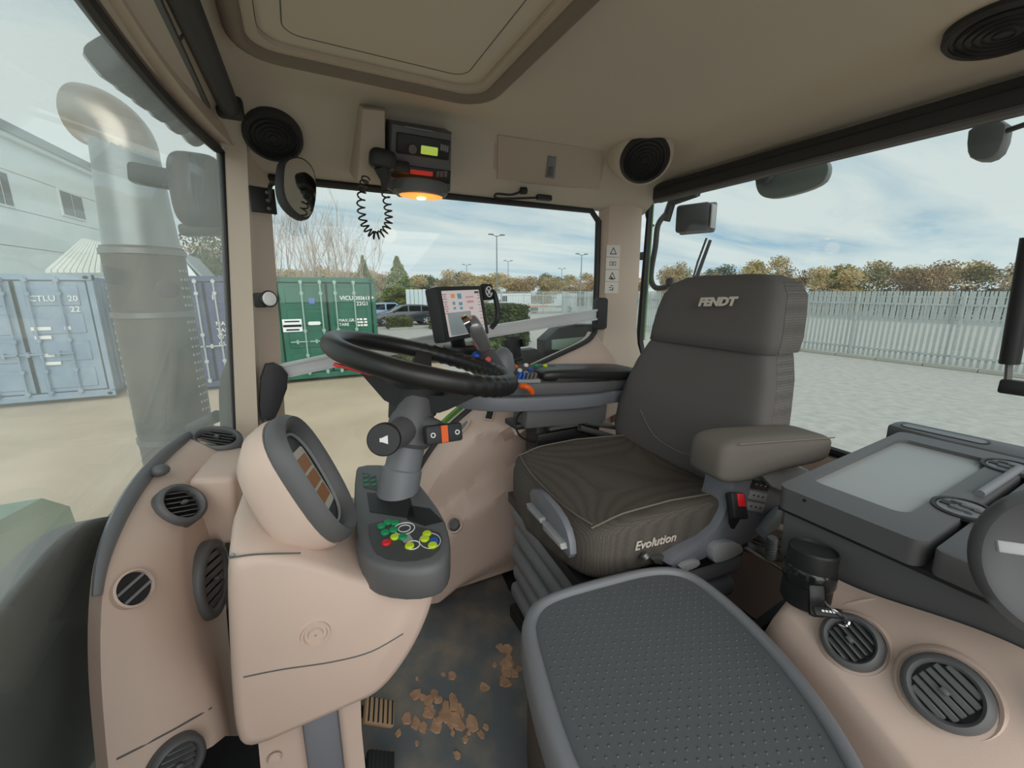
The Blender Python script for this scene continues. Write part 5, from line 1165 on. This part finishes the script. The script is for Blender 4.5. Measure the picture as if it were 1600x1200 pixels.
# left fender housing as a height field over (X, Y)
def xe(Y): return .615+.33*(Y-.16)          # just clear of the folded seat's edge
def fz(X, Y):
    b = .655-.16*sst(.86, .52, X)
    b -= .40*sst(.34, .47, Y); b -= .03*sst(.1, -.1, Y); b += .02*sst(.9, 1.05, X)+.04*sst(.32, .1, Y)*sst(.66, .8, X)
    b -= .6*sst(xe(Y)+.045, xe(Y)-.005, X)
    if X > .815: b = min(b, .632+.07*(X-.8))    # ledge that the cool box stands on
    return max(b, .065)
rows = []
for j in range(49):
    Y = -.12+.60*j/48; x0 = xe(Y)-.002
    rows.append([V((X, Y, fz(X, Y))) for X in [x0+.06*i/12 for i in range(12)]+[x0+.06+(.814-x0-.06)*i/24 for i in range(25)]+[.816+.264*i/12 for i in range(13)]])
fd = thing('fender_housing', 'rounded beige fender housing with air vents under the cool box', 'housing', (.78, .2, .1)); ob('shell', MB().grid(rows, .06, (0, 0, -1)), 'beige', fd, 60)
ob('inner_panel', MB().grid([[V((.745, .475, .005)), V((1.30, .475, .005))], [V((.745, .47, .40)), V((1.30, .46, .50))]], .02, (0, -1, 0)), 'black', fd)
def fhit(x, y):
    r = ray(x, y); t = .2
    while t < 3:
        p = CAM+r*t
        if p.z <= fz(p.x, p.y): break
        t += .002
    e = .012; return p, V((-(fz(p.x+e, p.y)-fz(p.x-e, p.y))/(2*e), -(fz(p.x, p.y+e)-fz(p.x, p.y-e))/(2*e), 1)).normalized()
ob('upper_seam', MB().tube(spline([fhit(x, y)[0] for x, y in ((1318, 945), (1370, 936), (1430, 945), (1500, 968), (1598, 1012))], 5), .0018, 5), 'liner2', fd)
for px, py, r, lab, cl in ((1334, 1006, .040, 'dark round air vent with open slats beside the clip', False), (1480, 1083, .045, 'dark round air vent with shut slats on the fender housing', True)):
    p, n = fhit(px, py); n = (n+V((-.35, -.15, .1))).normalized(); F = nframe(p+n*.006, n, (.6, .1, 1)) @ Matrix.Rotation(math.radians(-28), 4, 'Z')
    ob('vent_collar', MB().lathe([(r*1.32, -.02), (r*1.22, -.002), (r*1.12, .003), (r*1.03, .0)], F, 40, cap=False), 'beige', fd, 60)
    vent(F, r, lab, 'air vents in the beige consoles', cl, 6, 1.0, 'rub2' if 'rub2' in M else 'softgrey') if False else vent(F, r, lab, 'air vents in the beige consoles', cl, 6, 1.0, 'dgrey')
# bottle holder with wire clip
bh = thing('bottle_holder', 'black clamp on bottle holder with wire latch fixed to the beige fender', 'bottle holder', A(1265, 960, Z=.56))
C0 = fhit(1252, 966)[0]+V((.030, .014, .012)); ax2 = V((.10, .03, 1)).normalized(); FH = nframe(C0, ax2)
ob('cup', MB().lathe([(.034, 0), (.0375, .006), (.0375, .10), (.035, .103), (.032, .09), (.031, .02)], FH, 32, cap=False), 'black', bh); ob('cup_lid', MB().lathe([(.035, .088), (.034, .098), (.001, .100)], FH, 32), 'softblack', bh)
ob('band', MB().lathe([(.038, .04), (.040, .045), (.040, .065), (.038, .07)], FH, 32, cap=False), 'gloss', bh)
ob('clamp_plate', MB().box((0, 0, 0), (.026, .05, .008), nframe(A(1276, 938, Z=.664), (-.5, -.75, .3)), bev=.006), 'black', bh)
ob('clip_arm', MB().box((0, 0, 0), (.046, .015, .007), frame(A(1294, 957, Z=.666), (.85, -.5, -.1), (.3, .7, .5)), bev=.004), 'black', bh)
for k in range(4): ob('printed_mark', MB().box((-.010+.0055*k, .0, .0040), (.0035, .003, .0006), frame(A(1294, 957, Z=.666), (.85, -.5, -.1), (.3, .7, .5))), 'white', bh)
ob('wire_latch', MB().tube(spline([A(1287, 938, Z=.672), A(1298, 950, Z=.672), A(1325, 968, Z=.665), A(1322, 978, Z=.658), A(1310, 974, Z=.662)], 5), .0022, 6), 'chrome', bh)
# cool box
BX0 = .80; BZ0 = .782; sl2 = .07
BP = V((BX0, .3, BZ0)); BN = V((-sl2, 0, 1)).normalized(); FBx = frame(BP, (1, 0, sl2), (0, 1, 0)); Bi = FBx.inverted()
def bq(x, y): return to2(Bi, onp(x, y, BP, BN))
cb = thing('cool_box', 'large dark grey cool box with tray lid and two round hinges', 'cool box', (1.05, .25, .5))
yl, yr, ym = .131, -.265, -.086; TT = .488
ob('body', MB().prism([(.012, yr), (.542, yr), (.542, yl-.012), (.012, yl-.012)], -.155, -.052, FBx, bev=.008), 'dgrey', cb)
lo_ = rrect(TT, yl-ym, .018, 6, TT/2, (yl+ym)/2); trc = [V((*q, 0)) for q in ((.070, .098), (.436, .122), (.436, -.034), (.075, -.044))]
ob('lid', MB().prism(lo_, -.045, -.0105, FBx), 'dgrey', cb)
ti_ = [(p.x, p.y) for p in [V((*q, 0)) for q in rrect(.366, .150, .022, 6, .253, .036)]]
ob('lid_rim', MB().ring(lo_, ti_, -.0107, 0, FBx), 'dgrey', cb)
mat('traygrey', (152, 155, 154), .34, bump=(900, .2, .0005)); ob('tray_floor', MB().prism(rrect(.368, .152, .022, 6, .253, .036), -.0105, -.0085, FBx), 'traygrey', cb)  # tray colour paler than the lid, with the sky's reflection put into it
ob('fixed_top', MB().prism(rrect(TT, ym-.010-yr, .012, 5, TT/2, (ym-.010+yr)/2), -.045, -.002, FBx, bev=.003), 'dgrey', cb)
ob('seam', MB().box((.245, (yl+yr)/2, -.0485), (TT-.006, yl-yr-.006, .008), FBx), 'black', cb)
rl_ = [(.497, yr), (.572, yr), (.572, yl+.01), (.565, yl+.035), (.497, yl+.035)]
ob('rear_lid', MB().prism([(p.x, p.y) for p in smooth_poly([V((*q, 0)) for q in rl_], 1)], -.045, .002, FBx, bev=.006), 'dgrey', cb)
ob('rear_slot', MB().prism(rrect(.036, .155, .016, 6, .535, yl-.06), .001, .0035, FBx), 'black', cb); ob('rear_slot_floor', MB().prism(rrect(.028, .145, .013, 6, .533, yl-.06), .003, .004, FBx), 'mgrey', cb)
for px, py in ((1505, 795), (1578, 730)):
    c = bq(px, py); FHn = FBx @ T(*c, 0); h_ = ob('hinge', MB().lathe([(.040, -.004), (.040, .002), (.034, .003), (.033, -.002)], FHn, 30, cap=False), 'black', cb)
    ob('hinge_disc', MB().lathe([(.033, -.003), (.032, .001), (.001, .0015)], FHn, 30), 'mgrey', h_)
    for q in ((-.010, .006, .016, .010), (.006, -.006, .022, .008), (.002, -.018, .012, .008), (-.012, -.010, .010, .008), (.012, .010, .018, .006)): ob('hinge_tab', MB().box((q[0], q[1], .003), (q[3], q[2], .004), FHn, bev=.001), 'dgrey', h_)
    ob('hinge_slot', MB().box((.0, .020, .0018), (.014, .016, .003), FHn), 'black', h_)
hp_ = [bq(1530, 775), bq(1592, 735)]; ob('hinge_bar', MB().tube([FBx @ V((*hp_[0], .004)), FBx @ V((*hp_[1], .004))], .007, 10), 'mgrey', cb)
ob('pin_hole', MB().lathe([(.003, 0), (.003, .001)], nframe(A(1257, 782, X=BX0-.001), (-1, 0, 0)), 10), 'black', cb)
# dark rounded cup at the doorway edge
ck = thing('door_pull', 'dark grey scooped door pull next to the cool box', 'door pull', A(1590, 960, d=.5))
mat('scoopgrey', (70, 70, 72), .5)
Fd = nframe(A(1672, 888, d=.425), (-.75, -.35, .25)); 
ob('scoop', MB().lathe([(.062, -.035), (.071, -.008), (.070, .005), (.063, .0085), (.058, .003), (.034, -.010), (.001, -.014)], Fd, 48, sy=1.15), 'scoopgrey', ck, 60)
ob('pull_tab', MB().box((.0, 0, 0), (.035, .012, .006), nframe(A(1592, 858, d=.412), (-.6, -.6, .5)), bev=.002), 'lgrey', ck)
ob('stem', MB().tube([Fd @ V((0, -.02, -.026)), V((.755, .035, .70)), V((.755, .045, fz(.755, .045)-.004))], [.028, .024, .026], 14), 'scoopgrey', ck)
ob('lower_lever', MB().ball((0, 0, 0), (.035, .012, .010), frame(A(1552, 966, d=.64), (.8, -.55, -.2), (.4, .8, 0))), 'dgrey', ck)
# hoses behind the seat
hz = thing('hose_bundle', 'bundle of grey corrugated hoses under the seat side', 'hoses', A(1205, 880, Y=.56))
for k, (a, b, c, r) in enumerate((((1238, 850), (1200, 845), (1165, 830), .013), ((1240, 872), (1205, 866), (1160, 850), .016), ((1240, 835), (1215, 822), (1190, 815), .010))):
    pts = spline([A(*a, Y=.615), A(*b, Y=.62), A(*c, Y=.63)], 14); ob('hose', MB().tube(pts, [r*(1+.12*(i % 2)) for i in range(len(pts))], 12), ('steel', 'mgrey', 'lgrey')[k], hz)
pts = [A(1207, 840, Y=.58).lerp(A(1203, 872, Y=.58), i/16) for i in range(17)]; ob('hose_end', MB().tube(pts, [.013*(1+.12*(i % 2)) for i in range(17)], 12), 'lgrey', hz)
ob('rod', MB().tube([A(1165, 856, Y=.60), A(1245, 905, Y=.56)], .004, 6), 'beige', hz)
ws = thing('green_sticker', 'small green pictogram sticker on the rear wall behind the armrest', 'sticker', A(1235, 727, X=1.35)); Fg = nframe(A(1236, 727, X=1.352), (-1, 0, 0))
ob('label', MB().box((0, 0, 0), (.05, .05, .002), Fg), 'green', ws); ob('pictogram', MB().box((0, 0, .0015), (.022, .005, .001), Fg), 'white', ws); ob('pictogram', MB().box((.004, .004, .0015), (.005, .022, .001), Fg), 'white', ws)
# ================================================================ TRACTOR OUTSIDE THE GLASS
mat('exdark', (70, 68, 64), .5, .3, var=(9, .35, .7), col2=(92, 84, 74)); mat('exsilver', (176, 168, 158), .3, .8, var=(8, .35, .7), col2=(150, 132, 116)); mat('exgrey', (136, 142, 142), .35, .5)
ex = thing('exhaust_stack', 'tall exhaust stack with perforated guard and curved silver outlet outside the windscreen', 'exhaust', A(270, 650, d=1.75))
EX = (A(225, 380, d=1.72)+A(268, 640, d=1.72))/2; ex0 = V((EX.x, EX.y, 0)); er = .130
ztop = A(188, 248, d=1.72).z
def arcshell(z0, z1, r): return [[ex0+V((math.cos(t)*r, math.sin(t)*r, z)) for t in [k*math.pi/24 for k in range(48)]] for z in (z0, z1)]
zg = A(230, 385, d=1.6).z; zb = A(270, 655, d=1.6).z-.35
ob('guard', MB().loft(arcshell(zb, zg, er)), 'exdark', ex, 60)
ob('upper_pipe', MB().loft([[ex0+V((math.cos(t)*r, math.sin(t)*r, z)) for t in [k*math.pi/24 for k in range(48)]] for z, r in ((zg-.02, .122), (zg+.12, .112), (ztop, .100))]), 'exgrey', ex, 60)
for z in (zb+.02, zb+.22, zg-.26, zg-.02): ob('guard_band', MB().loft([[ex0+V((math.cos(t)*(er+d), math.sin(t)*(er+d), z+h)) for t in [k*math.pi/24 for k in range(48)]] for h, d in ((-.012, .001), (-.010, .006), (.010, .006), (.012, .001))]), 'steel', ex)
E0 = V((ex0.x, ex0.y, ztop-.02)); tipd = (A(130, 190, d=1.66)-E0); 
Lf = V((-.89, .45, 0)); ep = spline([E0-V((0, 0, .04)), E0+V((0, 0, .03)), E0+Lf*.03+V((0, 0, .08)), E0+Lf*.08+V((0, 0, .115)), E0+Lf*.125+V((0, 0, .125))], 6)
ob('outlet', MB().tube(ep, [.100+.002*i/len(ep) for i in range(len(ep))], 32), 'exsilver', ex, 60)
ob('mount_bracket', MB().tube([V((ex0.x, ex0.y-.05, .45)), V((-.62, 1.30, .42))], .03, 10), 'exdark', ex)
pm_ = MB()
for z in [zb+.06+.034*k for k in range(int((zg-zb-.1)/.034))]:
    for t in (3.0, 3.16, 3.32, 5.55, 5.7, 5.85):
        c = ex0+V((math.cos(t+.25)*er, math.sin(t+.25)*er, z)); pm_.lathe([(.006, 0), (.006, .002), (.001, .0025)], nframe(c, (math.cos(t+.25), math.sin(t+.25), 0)), 6)
o = ob('lit_hole_discs', pm_, 'lgrey', ex); o['kind'] = 'stuff'  # pale discs standing in for light seen through the guard's holes
ob('guard_lamp', MB().lathe([(.02, -.05), (.032, -.02), (.034, .01), (.028, .012)], nframe(A(262, 452, d=1.48), (.2, -.9, .1)), 20), 'black', ex)
# mirror arm and housing on the right side
xm = thing('exterior_mirror', 'dark exterior mirror head and arms beside the exhaust stack', 'mirror', A(315, 340, Y=1.75))
ob('head', sq(MB(), frame(A(312, 300, Y=1.72), (1, .1, 0), (0, 1, 0)), .075, .06, .11, .5, .5), 'softblack', xm)
ob('arm', MB().box((0, 0, 0), (.19, .05, .06), frame(A(262, 280, Y=1.78), (1, 0, -.1), (0, 1, 0)), bev=.012), 'black', xm); ob('upper_arm', MB().box((0, 0, 0), (.10, .06, .05), frame(A(318, 270, Y=1.72), (1, 0, 0), (0, 1, 0)), bev=.015), 'black', xm)
ob('lower_arm', MB().box((0, 0, 0), (.14, .05, .035), frame(A(322, 360, Y=1.72), (1, 0, .05), (0, 1, 0)), bev=.01), 'black', xm)
ob('lower_bar', MB().tube([A(340, 650, Y=1.6), A(300, 668, Y=1.75), A(330, 690, Y=1.8)], .02, 10), 'black', xm); ob('pillar_hose', MB().tube(spline([A(372, 560, Y=1.50), A(356, 600, Y=1.52), A(358, 680, Y=1.52)], 6), .022, 12), 'softblack', xm)
# roof visor lights
for k in range(6):
    t = k/5; px, py = 196+t*124, 92+t*112; p = A(px, py, Z=1.60+.0*t); p = A(px-14, py+2, X=-.235-.03*(1-t)); 
    wl2 = thing('work_light', 'dark ribbed work light in the row under the roof front edge', 'work light', p, 'work lights along the roof edge')
    F = nframe(p, (-.75, .2, -.5), (0, 0, 1)); ob('housing', sq(MB(), F, .030, .032, .04, .5, .5), 'softblack', wl2); ob('lens', MB().box((0, 0, .036), (.046, .046, .01), F, bev=.006), 'lgrey', wl2)
rows = [[V((XW(Y, 1.5)-d, Y, z)) for d, z in ((.0, 1.53), (.03, 1.56), (.06, 1.61), (.07, 1.70), (.03, 1.74))] for Y in gy+[1.48]]
struct(ob('roof_visor', MB().grid(rows, .02, (0, 0, 1)), 'dgrey'))
# bonnet and scuttle
hd_ = thing('bonnet', 'green tractor bonnet seen through the hazy windscreen', 'bonnet', (-1.4, .85, .1))
sec = [(-.50, -.5), (-.52, .0), (-.50, .12), (-.40, .19), (-.2, .22), (0, .225), (.2, .22), (.40, .19), (.50, .12), (.52, 0), (.50, -.5)]
ob('bonnet_skin', MB().loft([[V((x, .86+a*k, .50+b)) for a, b in sec] for x, k in ((-.56, 1.0), (-1.0, .97), (-1.7, .9), (-2.4, .75))]), 'paintgreen', hd_, 50)
ob('side_grille', MB().box((-1.3, 1.385, .25), (1.2, .02, .4)), 'black', hd_)
struct(ob('scuttle_shade', MB().grid([[V((XW(Y, z)-.008, Y, z)) for Y, z in [(Y, (.80-.20*sst(.75, 1.35, Y))*f) for Y in gy]] for f in (1, .5, 0)], .03, (-1, 0, 0)), 'softblack'))  # dark sheet raised to stand in for shade behind the lower windscreen
# rear outside: lamp, handle, wiper, strut, washer
wlr = thing('rear_work_light', 'boxy black work light outside the rear corner of the cab', 'work light', A(1085, 380, X=1.55))
FWk = nframe(A(1080, 340, X=1.55), (-.85, -.35, -.05)); ob('housing', MB().box((0, 0, -.04), (.14, .115, .08), FWk, bev=.014), 'softblack', wlr); ob('back_rim', MB().box((.0, .0, -.085), (.155, .125, .02), FWk, bev=.01), 'dgrey', wlr)
ob('lens', MB().box((.078, 0, -.04), (.006, .095, .06), FWk, bev=.002), 'lgrey', wlr); ob('bracket', MB().tube([A(1040, 345, X=1.5), A(1050, 315, X=1.5), A(1090, 300, X=1.5)], .02, 8), 'black', wlr)
gh = thing('bent_grab_rail', 'bent black grab rail outside the rear window corner', 'rail', A(1020, 440, X=1.45))
ob('tube', MB().tube(spline([A(1040, 335, X=1.48), A(1028, 352, X=1.46), A(1024, 385, X=1.45), A(1018, 420, X=1.45), A(1018, 440, X=1.45), A(1026, 450, X=1.45), A(1044, 448, X=1.45)], 5), .012, 12), 'softblack', gh)
ob('end_knob', sq(MB(), nframe(A(1047, 441, X=1.45), (-1, -.5, 0)), .016, .02, .014, .6, .6), 'softblack', gh); ob('bracket', MB().box(A(1006, 400, X=1.44), (.03, .05, .035), bev=.006), 'black', gh)
ob('lead', MB().tube(spline([A(1014, 300, X=1.4), A(1009, 325, X=1.41), A(1013, 347, X=1.42), A(1022, 353, X=1.44)], 6), .005, 6), 'black', gh)
wp = thing('rear_wiper', 'black rear wiper arm standing on the rear glass', 'wiper', A(1086, 440, X=1.44))
ob('arm', MB().tube([A(1110, 375, X=1.43), A(1086, 440, X=1.43)], [.006, .008], 6), 'black', wp); ob('blade', MB().tube([A(1104, 372, X=1.41), A(1090, 410, X=1.41), A(1080, 445, X=1.41)], .004, 6), 'black', wp)
gs = thing('gas_strut', 'black gas strut holding the rear window at the edge of the glass', 'strut', A(1578, 600, X=1.30))
S0 = A(1612, 370, X=1.28); S1 = A(1577, 568, X=1.30); S2 = A(1574, 600, X=1.30); ob('cylinder', MB().tube([S0, S1], .0155, 16), 'black', gs); ob('rod', MB().tube([S1, S2], .006, 8), 'steel', gs); ob('ball_joint', MB().box(S2+V((0, -.012, -.005)), (.02, .045, .03), bev=.005), 'black', gs)
ob('joint_stud', MB().tube([S2+V((0, -.01, 0)), S2+V((.02, -.05, 0))], .008, 8), 'black', gs)
tl2 = thing('rear_light_panel', 'long rounded grey lamp panel hanging behind the rear blind', 'lamp', A(1240, 300, X=1.42))
FO = nframe(A(1238, 280, X=1.44), (-1, 0, 0)); om = FO.inverted(); oo = [V((*to2(om, onp(x, y, FO.translation, V((-1, 0, 0)))), 0)) for x, y in ((1182, 290), (1184, 275), (1200, 262), (1280, 244), (1296, 252), (1298, 270), (1285, 292), (1215, 312), (1190, 308))]
mat('smoke', (120, 126, 124), .35); ob('panel', MB().prism([(p.x, p.y) for p in smooth_poly(oo, 2)], -.015, .01, FO, bev=.004), 'smoke', tl2); ob('mount', MB().lathe([(.026, 0), (.024, .02), (.001, .022)], nframe(A(1197, 277, X=1.425), (-1, 0, 0)), 20), 'dgrey', tl2)
rl2 = thing('rear_camera_pod', 'dark square lamp pod at the top of the rear window', 'lamp', A(1540, 225, X=1.42)); FO2 = nframe(A(1540, 222, X=1.42), (-1, 0, 0)); om2 = FO2.inverted()
oo = [V((*to2(om2, onp(x, y, FO2.translation, V((-1, 0, 0)))), 0)) for x, y in ((1512, 195), (1575, 180), (1566, 232), (1545, 250), (1516, 250), (1508, 232))]; ob('body', MB().prism([(p.x, p.y) for p in smooth_poly(oo, 1)], -.05, .0, FO2, bev=.008), 'dgrey', rl2)
ob('cable', MB().tube([A(1570, 205, X=1.43), A(1630, 185, X=1.43)], .006, 6), 'black', rl2)
# outer fender and marker panel outside the right window
of = thing('outer_fender', 'dark outer fender lamp plate beyond the right window', 'fender', A(890, 550, Y=1.62)); fo = [A(x, y, Y=1.60) for x, y in ((852, 532), (874, 512), (898, 507), (945, 507), (945, 560), (852, 575))]
ob('plate', MB().prism([(p.x, p.z) for p in fo], -1.68, -1.60, frame((0, 0, 0), (1, 0, 0), (0, 0, 1)), bev=.006), 'black', of); 
mat('markerglass', (150, 178, 166), .2); fo = [A(x, y, Y=1.595) for x, y in ((862, 531), (925, 525), (925, 540), (905, 548), (862, 546))]; ob('marker_glass', MB().prism([(p.x, p.z) for p in fo], -1.60, -1.59, frame((0, 0, 0), (1, 0, 0), (0, 0, 1)), bev=.002), 'markerglass', of)
ob('mount_arm', MB().tube([A(900, 560, Y=1.49), A(900, 560, Y=1.62)], .02, 8), 'black', of)
ob('fender_skirt', MB().prism([(p.x, p.z) for p in [A(x, y, Y=1.58) for x, y in ((790, 575), (815, 548), (838, 545), (868, 565), (945, 560), (945, 600), (790, 600))]], -1.64, -1.58, frame((0, 0, 0), (1, 0, 0), (0, 0, 1)), bev=.006), 'softblack', of)
